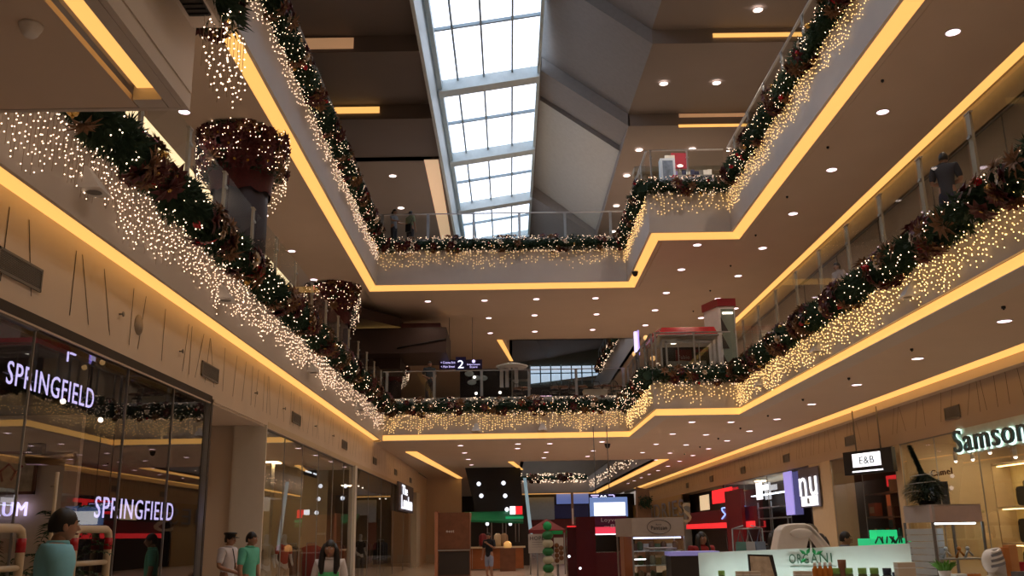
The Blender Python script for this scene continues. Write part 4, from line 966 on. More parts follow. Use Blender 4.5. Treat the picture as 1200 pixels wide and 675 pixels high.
def mannequin(loc, rot, label, shirt, pants):
    t = thing('mannequin', label, 'mannequin', loc, rot); V=lambda x,y,z:(x,y,z)
    J=[((0,0,.95),.12,.09),((0,0,1.12),.10,.08),((0,0,1.28),.14,.09),((0,0,1.42),.07,.06),((0,0,1.50),.045,.045),((0,0,1.62),.075,.085),((0,0,1.70),.06,.07)]; E=[(0,1),(1,2),(2,3),(3,4),(4,5),(5,6)]
    for s in (-1,1):
        b=len(J); J+=[((s*.18,0,1.38),.05,.05),((s*.24,.02,1.12),.038,.038),((s*.20,-.12,.92),.025,.025)]; E+=[(3,b),(b,b+1),(b+1,b+2)]
        b=len(J); J+=[((s*.09,0,.86),.08,.08),((s*.10,-.02,.48),.05,.05),((s*.10,0,.06),.03,.04)]; E+=[(0,b),(b,b+1),(b+1,b+2)]
    o=bpy.data.objects.new('body', skin_me('body',J,E,[M_WHITE])); COL.objects.link(o); o.parent=t
    J=[((0,0,.92),.14,.11),((0,0,1.12),.12,.10),((0,0,1.28),.158,.108),((0,0,1.42),.09,.075)];E=[(0,1),(1,2),(2,3)]
    for s in (-1,1): b=len(J); J+=[((s*.18,0,1.38),.062,.062),((s*.225,.01,1.2),.055,.055)];E+=[(3,b),(b,b+1)]
    o=bpy.data.objects.new('top', skin_me('top',J,E,[shirt])); COL.objects.link(o); o.parent=t
    J=[((0,0,.96),.13,.10)];E=[]
    for s in (-1,1): b=len(J); J+=[((s*.09,0,.82),.092,.092),((s*.10,-.02,.5),.066,.066),((s*.10,0,.12),.05,.055)];E+=[(0,b),(b,b+1),(b+1,b+2)]
    o=bpy.data.objects.new('trousers', skin_me('trousers',J,E,[pants])); COL.objects.link(o); o.parent=t
    g=MB(); g.lathe((0,0,0),[(.2,0),(.2,.02),(.03,.03)],16); g.build('stand', M_STEEL, t)
mannequin((-5.65,24.3,0), .9, 'mannequin in a red top and cream trousers in the beige left shop', mat('coral_cloth',(.55,.07,.05)), mat('cream_cloth',(.6,.52,.4)))
mannequin((-5.75,22.9,0), .9, 'mannequin in cream clothes beside the one in red', mat('cream_cloth',(.6,.52,.4)), mat('cream_cloth',(.6,.52,.4)))
mannequin((-5.6,36.3,0), .9, 'mannequin in black in the far left shop', GC[2], GC[4])
a = at(366,555,X=-6.3); t = thing('hanging_sign', 'dark sign board with pale lines under the ceiling of the beige left shop', 'sign', a)
g = MB(); g.box(-.03,-1.3,-.10,.03,1.3,.16); g.build('board', mat('sign_navy',(.02,.02,.05)), t); g = MB()
for y0,y1 in ((-1.2,-.3),(.0,.5),(.6,1.1)): g.box(.03,y0,-.02,.04,y1,.03)
g.build('pale_line', WHITE_E, t); g = MB(); g.tube([(0,-1,.16),(0,-1,.3)],.01,5); g.tube([(0,1,.16),(0,1,.3)],.01,5); g.build('hanger', M_STEEL, t)
g = MB(); g.box(-.15,-.2,0,.15,.2,3.8); g.box(-.17,-.22,0,.17,.22,.12); tag(g.build('shop_column', mat('lit_cream',(.8,.7,.5)), loc=(-7.3,28.9,0)), 'cream square column standing inside the beige left shop', 'column')
for k in range(3):
    t = thing('display_shelf', ['nearest','second','farthest'][k]+' white shelf with folded clothes inside the beige left shop', 'shelf', (-8.6,22.5+k*3,0))
    g = MB(); g.box(-.05,-1,0,.0,1,2.0); g.build('back_panel', M_WHITE, t)
    for z in (.5,1.0,1.5): g = MB(); g.box(0,-1,z,.4,1,z+.03); g.build('shelf_board', M_WHITE, t)
c = at(476,580,X=-4.9); t = thing('projecting_sign', 'white lit two line sign at the far end of the left shop row', 'sign', (-5.1,c.y,c.z))
g = MB(); g.box(-.9,0,-.95,-.05,.06,.55); g.build('backing', mat('sign_grey',(.12,.11,.14)), t)
g = MB()
c2 = at(476,581,X=-4.72)
L = text('letters', 'The', 2.2, .42, (-4.86,44.6,3.65), ON_LEFT, WHITE_E, t, bold=.03); text('letters', 'London', 4.6, .62, (-4.86,45.6,3.1), ON_LEFT, WHITE_E, t, bold=.03)
for o in kids(t):
    if o.name.startswith('backing'): o.parent = None; bpy.data.objects.remove(o)
g = MB(); g.box(-4.98,42.4,2.7,-4.9,48.9,3.95); g.build('backing', mat('sign_grey',(.12,.11,.14)), t, True)

# ------------------------------------------------------------------ right side shops
GXR = 10.78
M_GLOW = mat('white_lightbox', (1,1,1), emit=1.5, ecol=(.93,.95,1.0))
M_REDG = mat('red_lightbox', (1,.05,.05), emit=.75, ecol=(1,.03,.04))
M_REDD = mat('deep_red_panel', (.16,.008,.015), .4)
st = MB(); st.box(10.8,12,3.84,15.8,78,3.95); st.box(14.0,12,0,14.1,26.6,3.9); st.box(10.8,26.5,0,15.8,26.6,3.9); st.box(10.8,12,0,15.8,12.1,3.9)
struct('wall_right_luggage_shop', st, M_BEIGE)
st = MB(); st.box(13.2,26.6,0,13.3,36.9,3.9); st.box(10.8,36.9,0,15.8,37,3.9); st.box(10.8,32.6,0,13.3,32.7,3.9); st.box(12.9,37,0,13.0,48,3.9)
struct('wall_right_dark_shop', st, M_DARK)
mb = MB(); mb.box(10.74,31.9,0,11.5,34.2,3.84); mb.box(10.74,26.1,0,10.84,26.5,3.84); struct('trim_5', mb, M_BEIGE)
shopfront('shop_window', 'glass front of the luggage shop with big glowing letters above', GXR, -1, [12.2,14.5,17,19.4,21.8,24.0,26.1], 3.82)
shopfront('shop_window', 'glass front of the dark shop with orange boxes', GXR, -1, [26.6,29.2,31.9], 3.82)
shopfront('shop_window', 'glass front with white lit block letters on the right wall', GXR, -1, [34.2,37,40,44,48], 3.82)
for k,y in enumerate([15.5,19.0,22.5,25.2]):
    g = MB(); g.box(12.1,y-.3,3.80,12.7,y+.3,3.83); tag(g.build('added_shop_lamp', M_PANEL), ORD[k]+' added ceiling lamp panel in the luggage shop at right', 'ceiling light')
for k,y in enumerate([29.5,40.0,45.0]):
    g = MB(); g.box(11.6,y-.3,3.80,12.0,y+.3,3.83); tag(g.build('added_shop_lamp', M_PANEL), ORD[k]+' added ceiling lamp over the dark shops at right', 'ceiling light')
small_spots([(1057,521),(1065,531),(1120,540),(1140,538),(1160,530),(1190,535),(979,538),(986,545)], 11.6, 'behind the right shop glass')
# glowing name sign
a = at(1122,521,X=10.62); c = at(1200,500,X=10.62)
t = thing('luggage_shop_sign', 'large glowing pale green white name letters over the right shop glass', 'sign', (10.66,19.0,3.55))
text('letters', 'Samsonite', 4.5, .52, (10.62,20.35,3.55), ON_RIGHT, mat('sign_face_dark',(.05,.09,.10),.3), t, ext=.03)
text('letter_glow', 'Samsonite', 4.62, .60, (10.68,20.33,3.55), ON_RIGHT, mat('sign_halo',(.7,1,.9),emit=1.5,ecol=(.72,1,.92)), t, ext=.008)
g = MB(); g.box(10.72,17.7,3.26,10.77,22.7,3.84); g.build('back_board', mat('sign_board_pale',(.55,.60,.52),.5), t, True)
# lit niches with bags
def bag(loc, w, h, d, m, label, handle=True, roll=False, rot=PI/2):
    t = thing('travel_bag', label, 'bag', loc, rot)
    g = MB(); n = 12; pts=[]
    for i in range(n):
        a = 2*PI*i/n; cx, cz = math.cos(a), math.sin(a); ex = .45
        pts.append((w/2*math.copysign(abs(cx)**ex,cx), h/2+h/2*math.copysign(abs(cz)**ex,cz)))
    g.prism_y(pts, -d/2, d/2); g.prism_y([(x*.8,.1*h+z*.5) for x,z in pts], -d/2-.03, -d/2); g.build('body', m, t)
    g = MB(); g.tube([(-w*.22,0,h*.96),(-w*.2,0,h*1.22),(0,0,h*1.32),(w*.2,0,h*1.22),(w*.22,0,h*.96)],.014,6); g.build('handle', M_BLACK, t)
t = thing('lit_shelf_unit', 'beige shelf unit with warm lit niches of luggage in the right shop', 'shelf unit', (13.6,24.6,0))
g = MB()
for y0,y1 in ((22.2,24.5),(24.7,27.0)):
    yy0, yy1 = y0-24.6, y1-24.6
g = MB(); g.box(.3,-1.9,0,.36,1.9,3.3); g.build('back_panel', mat('niche_lit_paint',(.85,.70,.38),.6), t)
for y in (-1.9,-.02,1.86): g = MB(); g.box(-.2,y,0,.3,y+.07,3.3); g.build('side_panel', M_BEIGE, t)
for z in (.25,1.1,2.05,3.2): 
    g = MB(); g.box(-.2,-1.9,z,.3,1.9,z+.06); g.build('shelf_board', M_BEIGE, t)
    if z > .5: g = MB(); g.box(-.1,-1.8,z-.03,.0,1.8,z-.005); g.build('shelf_lamp', mat('shelf_lamp_warm',(1,.75,.35),emit=5,ecol=(1,.72,.32)), t)
bags = [(24.9+.35,2.11,.55,.5,GC[2],'dark handbag with round handle in the upper lit niche'),(23.9,2.11,.75,.85,GC[0],'maroon backpack in the upper lit niche'),
        (25.4,1.16,.5,.62,GC[2],'black trolley case in the middle lit niche, left'),(24.1,1.16,.95,.62,GC[2],'wide black bag in the middle lit niche'),(23.1,1.16,.6,.5,GC[4],'grey bag in the middle lit niche, right'),
        (25.3,.31,.7,.66,GC[2],'black suitcase in the lowest niche, left'),(24.0,.31,.9,.66,GC[0],'dark maroon suitcase in the lowest niche')]
for y,z,w_,h_,m_,l_ in bags: bag((13.62,y,z), w_, h_, .3, m_, l_)
text_t = thing('small_shop_letters', 'small dark letters on the beige wall in the luggage shop', 'sign', (10.9,22.9,2.85))
text('letters', 'Camel', 1.2, .16, (11.0,24.3,2.95), ON_RIGHT, mat('brown_ink',(.14,.06,.03)), text_t)
g = MB(); g.box(11.4,25.0,1.9,11.45,26.0,2.75); tag(g.build('dark_poster', mat('poster_navy',(.05,.06,.09),.5,var=.5,scale=5)), 'dark poster leaning behind the small hanging tree', 'poster')
# hanging screen
c = at(1019,541,X=10.2); t = thing('hanging_screen', 'black monitor with white picture hung before the right wall', 'screen', (10.2,c.y,c.z), PI*.5+.35)
g = MB(); g.box(-1.0,-.05,-.33,1.0,.08,.33); g.build('bezel', M_BLACK, t)
for o in kids(t): pass
g = MB(); g.box(-.55,.08,-.13,.6,.09,.25); g.build('display', M_GLOW, t)
g = MB(); g.box(-.6,.08,-.27,.65,.09,-.23); g.build('caption_bar', WHITE_E, t)
text('caption', 'E&B', .6, .2, (0,.095,.05), (PI/2,0,PI), mat('pale_ink',(.35,.45,.55)), t, world=False)
g = MB(); g.tube([(-.5,0,.33),(-.5,0,1.5)],.02,6); g.tube([(.5,0,.33),(.5,0,1.5)],.02,6); g.build('hanger', M_GREY, t)
# dark shop goods
for k,(px) in enumerate([998,1012,1026]):
    c = at(px,598,X=12.2); g = MB(); g.box(-.12,-.28,0,.12,.28,.42); g.box(-.123,-.2,.1,-.12,.2,.3,1)
    tag(g.build('orange_box', [mat('box_orange',(.50,.09,.02)),mat('box_cream',(.6,.4,.2))], loc=(12.2,c.y,1.98)), ['left','middle','right'][k]+' one of three orange boxes on the shelf of the dark shop', 'box', 'orange boxes in the dark shop')
t = thing('shop_shelf', 'dark shelf wall behind the orange boxes', 'shelf', (12.3,30.5,0))
for z in (.6,1.25,1.95,2.7): g = MB(); g.box(-.25,-3.2,z-.04,.3,3.2,z); g.build('shelf_board', M_WOOD, t)
for y in (-3.2,0,3.1): g = MB(); g.box(-.2,y,0,.3,y+.06,3.1); g.build('upright', M_WOOD, t)
rnd = random.Random(12); bc = [M_REDD, GC[3], GC[0], GC[5], mat('jar_teal',(.04,.22,.22)), mat('box_orange',(.5,.09,.02))]
bm_ = {}
for z in (.6,1.25):
    for k in range(12):
        i = rnd.randrange(6)
        if i not in bm_:
            g = MB(); g.lathe((0,0,0),[(.09,0),(.10,.03),(.10,.24),(.05,.30),(.05,.34)],10); bm_[i] = g.mesh('jar', bc[i])
        o = bpy.data.objects.new('shop_jar', bm_[i]); COL.objects.link(o); o.location = (12.2,27.8+k*.5,z)
        tag(o, 'jar %s from the near end on the %s shelf of the dark shop' % (ORD[k], 'lower' if z<1 else 'upper'), 'jar', 'jars in the dark shop')
for k,(px,py,w_,h_,m_) in enumerate([(1047,563,1.2,.35,M_REDG),(1056,578,.8,.5,mat('lit_violet',(.6,.55,1),emit=.5)),(1050,592,1.5,.9,mat('lit_orange',(.9,.2,.05),emit=.25,ecol=(1,.2,.06))),(1052,605,1.6,.7,mat('teal_panel',(.05,.25,.25)))]):
    c = at(px,py,X=12.6); g = MB(); g.box(0,-w_/2,-h_/2,.04,w_/2,h_/2); tag(g.build('shop_poster', m_, loc=c), ['red lit poster','violet lit poster','orange poster','teal poster'][k]+' at the right edge of the dark shop', 'poster')
# white block letters and companions on the right wall
c = at(946,570,X=10.6); t = thing('lit_block_sign', 'white lit block letters sign on the right wall', 'sign', (10.7,c.y,c.z))
g = MB(); g.box(10.66,c.y-1.15,2.35,10.70,c.y+1.15,3.72); g.build('backing', mat('sign_grey',(.12,.11,.14)), t, True)
text('letters', 'nu', 2.0, .66, (10.62,c.y,c.z), ON_RIGHT, M_GLOW, t, ext=.01)
c = at(948,587,X=10.6); g = MB(); g.box(10.6,c.y-.9,c.z-.17,10.64,c.y+.9,c.z+.17); g.build('lower_block', M_GLOW, t, True)
text('letters', 'nu', .2, .2, (10.58,c.y,c.z), ON_RIGHT, M_GREY, t)
c = at(924,578,X=10.6); g = MB(); g.box(10.6,c.y-.5,c.z-.8,10.65,c.y+.5,c.z+.8); tag(g.build('violet_light_panel', mat('violet_lit',(.4,.35,.9),emit=.8,ecol=(.38,.34,.9))), 'tall violet lit panel left of the white block letters', 'light panel')
c = at(893,575,X=10.6); t = thing('small_white_sign', 'small white lit T shaped sign on the right wall', 'sign', (10.6,c.y,c.z)); g = MB(); g.box(-.02,0,-.35,.02,.9,.35); g.box(-.02,-1.0,.0,.02,0,.22); g.build('face', M_GLOW, t)
g = MB()
for z in (.9,1.5,2.1,2.6): g.box(12.2,37.5,z,12.7,47.5,z+.06)
for y in (37.5,40,42.5,45,47.4): g.box(12.2,y,0,12.25,y+.05,2.9)
tag(g.build('glass_display_shelf', mat('shelf_white_pale',(.5,.52,.55))), 'pale display shelving behind the white block letter shop glass', 'shelf')
g = MB(); g.box(12.0,37.2,3.2,12.3,47.8,3.24); tag(g.build('shelf_strip_lamp', mat('strip_cool',(.8,.9,1),emit=5,ecol=(.8,.88,1))), 'cool strip lamp over the pale display shelving', 'ceiling light')
# red shop far down the right wall
struct('wall_right_red_shop', MB().box(10.8,48.5,0,15,48.6,3.9).box(11.6,48.6,0,11.7,62,3.84), M_DARK)
t = thing('red_shop_front', 'deep red shop front band with blue neon squiggle on the right wall', 'shop front', (10.6,50,0))
a = at(806,612,X=10.6); b = at(885,612,X=10.6)
g = MB(); g.box(10.6,b.y,1.75,10.72,a.y,2.62); g.build('red_band', M_REDD, t, True)
g = MB(); g.box(10.5,b.y,1.72,10.6,a.y,1.98); g.build('glowing_edge', M_REDG, t, True)
g = MB(); cy, cz = at(856,602,X=10.55).y, at(856,602,X=10.55).z
pts = [(10.55, cy+2.3*(math.cos(q)*.5+.4*math.sin(2.3*q)), cz+.32*math.sin(1.7*q)) for q in [i*.35 for i in range(18)]]
g.tube(pts,.035,6); g.build('neon_squiggle', mat('neon_blue',(.3,.4,1),emit=1.6,ecol=(.25,.4,1)), t, True)
a = at(835,590,X=10.6); b = at(858,590,X=10.6)
g = MB(); g.box(10.6,b.y,2.95,10.66,a.y,3.62); tag(g.build('red_lit_sign', mat('red_bright',(1,.05,.05),emit=1.1,ecol=(1,.02,.03))), 'bright red lit sign above the blue neon squiggle', 'sign')
a = at(862,600,X=10.4); g = MB(); g.box(10.3,a.y-1.6,0,10.45,a.y+1.6,3.4); tag(g.build('maroon_pylon', M_REDD), 'tall maroon panel beside the red lit sign', 'panel')
c = at(826,588,X=10.7); g = MB(); g.box(10.66,c.y-1.2,2.7,10.7,c.y+1.2,3.5); tag(g.build('cream_light_panel', mat('cream_lit',(.9,.7,.4),emit=.6,ecol=(1,.8,.5))), 'cream lit panel left of the red lit sign', 'light panel')
struct('wall_right_gold', MB().box(10.72,60,0,10.8,84,3.84), mat('gold_wall',(.42,.28,.12),.5))
t = thing('wall_letters', 'large pale serif letters on the gold right wall', 'sign', (10.65,62,2.6))
c = at(804,601,X=10.6); text('letter', 'S', 3.4, 1.15, (10.6,c.y,c.z), ON_RIGHT, mat('letter_cream',(.7,.6,.45),.4,.2), t)
c = at(777,598,X=10.6); text('letters', 'NDRIES', 16, 1.0, (10.6,c.y,c.z), ON_RIGHT, mat('letter_steel',(.3,.33,.36),.3,.6), t)

# ------------------------------------------------------------------ far end of the hall
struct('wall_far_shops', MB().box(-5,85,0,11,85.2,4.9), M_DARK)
M_PALE = mat('pale_grey_board', (.42,.45,.45), .6)
def facade(px0,px1,py0,py1,m,label,cat='sign',Y=84.6):
    a = at(px0,py0,Y=Y); b = at(px1,py1,Y=Y); g = MB(); g.box(a.x,Y,b.z,b.x,Y+.2,a.z)
    return tag(g.build('shop_fascia', m), label, cat)
facade(618,650,583,609,M_PALE,'pale grey shop fascia at the far end, left')
facade(650,690,592,607,mat('blue_board',(.05,.06,.20),.5),'dark blue shop fascia at the far end, middle')
facade(652,690,578,590,mat('blue_lit',(.2,.3,.8),emit=.35,ecol=(.2,.3,.8)),'blue lit window above the dark blue fascia at the far end')
g = facade(618,690,609,640,mat('red_marquee',(.18,.03,.025)),'dim red marquee wall at the far end')
t = thing('red_tent', 'red pointed canopy before the far end shops', 'canopy', (1.5,40,0))
g = MB(); g.add([(-.75,-.5,1.75),(.75,-.5,1.75),(.75,.8,1.75),(-.75,.8,1.75),(0,0,2.2)],[(0,1,4),(1,2,4),(2,3,4),(3,0,4),(0,3,2,1)]); g.box(-.75,-.52,1.62,.75,-.5,1.75); g.build('roof', mat('tent_red',(.12,.010,.014),.7), t)
for x in (-.7,.7): g = MB(); g.tube([(x,-.4,0),(x,-.4,1.75)],.03,6); g.build('post', M_GREY, t)
# black restaurant front with round lights
g = MB(); a = at(545,556,Y=50); b = at(613,600,Y=50)
g.prism_y([(a.x,5.0),(b.x-.1,5.0),(b.x,b.z),(a.x+.55,b.z)],50,50.4); rst = thing('restaurant_front', 'black restaurant front with round white lights and green awning', 'shop front', (-1,50,0))
g.build('black_panel', M_BLACK, rst, True)
for px,py in [(561,567),(590,566),(564,581),(592,581),(594,597)]:
    c = at(px,py,Y=49.9); g = MB(); g.ball((c.x,49.93,c.z),.11,0,10,6); g.build('round_light', WHITE_E, rst, True)
a = at(543,601,Y=49); b = at(613,606,Y=49); g = MB(); g.add([(a.x,48.6,2.35),(b.x,48.6,2.2),(b.x,50,2.75),(a.x,50,2.75),(a.x,48.6,2.25),(b.x,48.6,2.1),(b.x,50,2.6),(a.x,50,2.6)],[(0,1,2,3),(4,7,6,5),(0,4,5,1),(1,5,6,2),(2,6,7,3),(3,7,4,0)])
g.build('awning', mat('awning_green',(.01,.22,.09),.6), rst, True)
g = MB(); g.box(-2.6,51.5,0,1.0,51.6,2.7); g.build('back_wall', M_DARK, rst, True)
for k,px in enumerate([571,576,589,593,604,608]):
    c = at(px,620,Y=50.5); g = MB(); g.tube([(c.x,50.5,1.2),(c.x,50.5,2.7)],.03,6); g.build('steel_post', M_STEEL, rst, True)
for px,py in [(571,614),(598,614)]: c = at(px,py,Y=49.5); g = MB(); g.ball(c,.09,0,8,6); g.build('hanging_globe', WHITE_E, rst, True)
t = thing('striped_lightbox', 'small lit panel in white red and green stripes above the awning', 'flag', at(604,598,Y=48.9))
for i,(n_,m_) in enumerate((('white_stripe',WHITE_E),('red_stripe',mat('red_bright',(1,.05,.05))))): g = MB(); g.box(-.28+i*.28,0,-.2,.0+i*.35,.03,.2); g.build(n_, m_, t)
g = MB(); g.box(-.5,-.3,-.42,.4,-.26,-.30); g.build('green_stripe', mat('green_lit',(.02,.5,.2),emit=.35,ecol=(.02,.6,.25)), t)
t = thing('counter', 'orange brown wooden counter under the green awning', 'counter', (-.8,46,0))
g = MB(); g.box(-1.6,-.4,.05,1.4,.4,.98); g.build('body', mat('orange_wood',(.30,.10,.035),.4,var=.15,scale=3), t); g = MB(); g.box(-1.7,-.5,.98,1.5,.5,1.05); g.build('worktop', M_BEIGE, t)
for x in (-1.0,-.3,.4,1.0): g = MB(); g.box(x,-.41,.08,x+.02,-.40,.95); g.build('door_gap', M_STEEL, t)
for k,(x,m_) in enumerate([(-.5,M_REDD),(.2,M_TAN),(.5,GC[3])]):
    c = MB(); c.lathe((0,0,0),[(.16,0),(.2,.15),(.18,.5),(.08,.6)],12); tag(c.build('food_display', m_, loc=(-.8+x,46.1,1.05)), ['red','cream','brown'][k]+' rounded display jar on the wooden counter', 'jar')
c = at(595,646,Y=44); t = thing('glowing_display', 'small glowing gold display at the right of the wooden counter', 'display', (c.x,44,0))
g = MB(); g.box(-.35,-.3,0,.35,.3,1.0); g.build('stand', M_WOOD, t); g = MB(); g.lathe((0,0,1.0),[(.14,0),(.18,.06),(.17,.22),(.06,.30)],12); g.build('glowing_bowl', mat('gold_glow',(1,.6,.2),emit=.4,ecol=(1,.55,.18)), t)
t = thing('wooden_booth', 'dark brown wooden booth with a pale edge at the left of the restaurant', 'booth', (-2.4,40,0))
g = MB(); g.box(-.55,-.4,0,.75,.5,2.5); g.build('body', M_WOOD, t); g = MB(); g.box(-.68,-.45,0,-.55,.5,2.55); g.build('side_trim', mat('salmon_wood',(.45,.20,.12)), t)
g = MB(); g.box(-.5,-.43,.05,.72,-.40,.95); g.build('lower_door', M_DARK, t); g = MB(); g.box(-.55,-.46,.98,.75,-.38,1.03); g.build('ledge', M_STEEL, t)
text('small_name', 'nest', .32, .09, (-.05,-.42,1.75), FACE_CAM, M_WHITE, t, world=False)
c = at(547,612,Y=40); g = MB(); g.lathe((0,0,0),[(.16,0),(.2,.45)],14); tag(g.build('pendant_lamp_shade', mat('copper_shade',(.35,.16,.10),.4), loc=(c.x,40.0,2.02)), 'copper pendant shade beside the dark wooden booth', 'lamp')
struct('wall_far_left', MB().box(-5.6,58.9,0,-2.95,59.1,5.0).box(-5.2,53.1,0,-5.1,59,5.0), M_WALL)
struct('baseboard_left', MB().box(-5.1,58.84,0,-3.3,58.9,.5), mat('pier_pale',(.6,.55,.5)))
t = thing('slanted_light_edge', 'slanting glass edge with painted pale blue glow between the restaurant and the hall', 'post', (.4,47,0))
a = at(613,560,Y=47); b = at(622,640,Y=47); g = MB(); g.add([(a.x,47,a.z),(a.x+.16,47,a.z),(b.x+.16,47,b.z),(b.x,47,b.z),(a.x,47.1,a.z),(a.x+.16,47.1,a.z),(b.x+.16,47.1,b.z),(b.x,47.1,b.z)],[(0,3,2,1),(4,5,6,7),(0,1,5,4),(1,2,6,5),(2,3,7,6),(3,0,4,7)])
g.build('strip', mat('pale_blue_lit',(.4,.6,.7),emit=.35,ecol=(.4,.65,.8)), t, True)  # light along the glass edge put in as emission

# ------------------------------------------------------------------ kiosks in the hall, right foreground
M_KIOSK = mat('kiosk_white', (.66,.70,.68), .35)
M_PINK = mat('kiosk_pink_board', (.52,.40,.36), .5)
# long skincare counter
A0 = at(818,648,Y=9.2); A1 = at(1066,637,Y=8.6); A1.x = at(1066,637,Y=8.6).x
ang = math.atan2(A1.y-A0.y, A1.x-A0.x); Lc = math.hypot(A1.x-A0.x, A1.y-A0.y)
t = thing('cosmetics_counter', 'long white cosmetics counter with green leaf name at lower right', 'counter', (A0.x,A0.y,0), ang)
g = MB(); g.add([(0,0,0),(Lc,0,0),(Lc,.06,0),(0,.06,0),(0,0,A0.z),(Lc,0,A1.z),(Lc,.06,A1.z),(0,.06,A0.z)],[(0,3,2,1),(4,5,6,7),(0,1,5,4),(1,2,6,5),(2,3,7,6),(3,0,4,7)]); g.build('back_board', M_KIOSK, t)
g = MB(); g.box(0,-.75,.0,Lc+.4,-.05,1.10); g.build('base', M_KIOSK, t)
g = MB(); g.box(-.02,-.80,1.10,Lc+.45,0,1.14); g.build('counter_top', M_WHITE, t)
g = MB(); g.box(.05,-.20,1.142,Lc,-.15,1.155); g.build('strip_lamp', mat('cool_strip',(.8,1,.95),emit=9,ecol=(.8,1,.93)), t)
lx = ((at(920,658,Y=9.0).x+at(975,660,Y=9.0).x)/2 - A0.x)/math.cos(ang)
M_INKG = mat('dark_green_ink', (.04,.12,.07), .6)
text('letters', 'ORG', .17, .085, (lx-.12,-.012,1.34), FACE_CAM, M_INKG, t, ext=.003, world=False)
text('letters', 'A', .06, .085, (lx+.015,-.012,1.343), FACE_CAM, M_INKG, t, ext=.003, world=False)
text('letters', 'NI', .105, .085, (lx+.115,-.012,1.347), FACE_CAM, M_INKG, t, ext=.003, world=False)
g = MB()
for (x,z,dx,dz) in ((lx-.05,1.375,-.04,.03),(lx-.05,1.375,.03,.05),(lx+.03,1.375,.08,.04),(lx+.03,1.37,-.02,.06),(lx-.05,1.345,-.03,-.02)):
    leaf(g, Vector((x,-.014,z)), Vector((dx,0,dz)), Vector((0,-1,0)), .075, .032)
g.build('leaf_motif', mat('motif_green',(.03,.30,.10)), t)
g = MB(); g.box(lx-.2,-.013,1.268,lx+.2,-.01,1.274); g.build('underline', M_INKG, t)
def on_counter(px, depth=.35):
    # a point on the counter top seen in column px
    for _ in range(1):
        y = 9.2-depth; p = at(px,665,Y=y); y = 9.2 + (p.x-A0.x)*math.tan(ang) - depth; p = at(px,665,Y=y)
    return (p.x, p.y, 1.14)
prod = {}
def product(px, kind, label, depth=.35, s=1.0):
    if kind not in prod:
        body, cap = MB(), MB()
        if kind == 'orange_bottle': body.lathe((0,0,0),[(.024,0),(.026,.01),(.026,.12),(.014,.14),(.012,.15)],12); cap.lathe((0,0,.15),[(.014,0),(.014,.03)],10); ms = (mat('amber_liquid',(.50,.17,.03),.2), M_WHITE)
        elif kind == 'green_jar': body.lathe((0,0,0),[(.03,0),(.036,.02),(.036,.07),(.03,.08)],12); cap.lathe((0,0,.08),[(.034,0),(.034,.045)],12); ms = (mat('jar_olive',(.12,.14,.06),.3), mat('lid_green',(.22,.42,.09),.4))
        elif kind == 'dark_jar': body.lathe((0,0,0),[(.05,0),(.055,.02),(.045,.06),(.03,.08)],12); cap.lathe((0,0,.08),[(.036,0),(.036,.05)],12); ms = (M_BLACK, mat('lid_navy',(.02,.03,.06),.4))
        elif kind == 'brown_tube': body.lathe((0,0,0),[(.03,0),(.034,.14),(.036,.2)],12); cap.lathe((0,0,-.0),[(.036,0),(.036,.03)],12); ms = (mat('tube_brown',(.22,.09,.05),.5), M_WHITE)
        else: body.box(-.045,-.03,0,.045,.03,.11); cap.box(-.046,-.031,.08,.046,.031,.085); ms = (mat('soap_cream',(.58,.48,.36),.6), M_WHITE)
        prod[kind] = (body.mesh('container', ms[0]), cap.mesh('lid', ms[1]))
    t = thing(kind, label, 'jar' if 'jar' in kind else 'bottle' if 'bottle' in kind else 'box', on_counter(px,depth), 0, 'products on the white cosmetics counter')
    t.scale = (s,s,s)
    for n_,me in zip(('container','lid'),prod[kind]): o = bpy.data.objects.new(n_, me); COL.objects.link(o); o.parent = t
    return t
for k,px in enumerate([955,961,967,973]): product(px,'orange_bottle', ORD[k].replace('nearest','leftmost')+' amber bottle in the row under the green leaf name')
for k,px in enumerate([980,994,1010,1024]): product(px,'green_jar', ['leftmost','second','third','rightmost'][k]+' small jar with a green lid on the white counter', s=1.05)
product(987,'brown_tube','brown tube between the green lidded jars on the white counter'); product(1039,'dark_jar','black jar with dark lid at the right of the white counter'); product(1048,'dark_jar','second dark jar right of the black jar',depth=.2,s=.7)
for k,px in enumerate([868,876,884,936,944]): product(px,'cream_box',['leftmost','second','third','fourth','rightmost'][k]+' small cream carton low on the white counter', depth=.45)
product(845,'green_jar','small green lidded jar near the left end of the white counter',s=.9); product(1060,'cream_box','tall cream carton at the right end of the white counter',s=1.6)
c = on_counter(895,.3); t = thing('tilted_display_board', 'brown and black tilted display card at the left of the leaf name', 'display card', c, .1)
g = MB(); g.add([(-.13,0,0),(.13,0,0),(.13,.1,.24),(-.10,.1,.25),(-.13,.02,0),(.13,.02,0),(.13,.12,.24),(-.10,.12,.25)],[(0,1,2,3),(4,7,6,5),(0,4,5,1),(1,5,6,2),(2,6,7,3),(3,7,4,0)]); g.build('card', M_BLACK, t)
g = MB(); g.add([(-.12,-.004,.02),(.10,-.004,.02),(.09,.086,.225),(-.09,.086,.235)],[(0,1,2,3)]); g.build('print', mat('print_tan',(.45,.34,.24),.6,var=.3,scale=15), t)
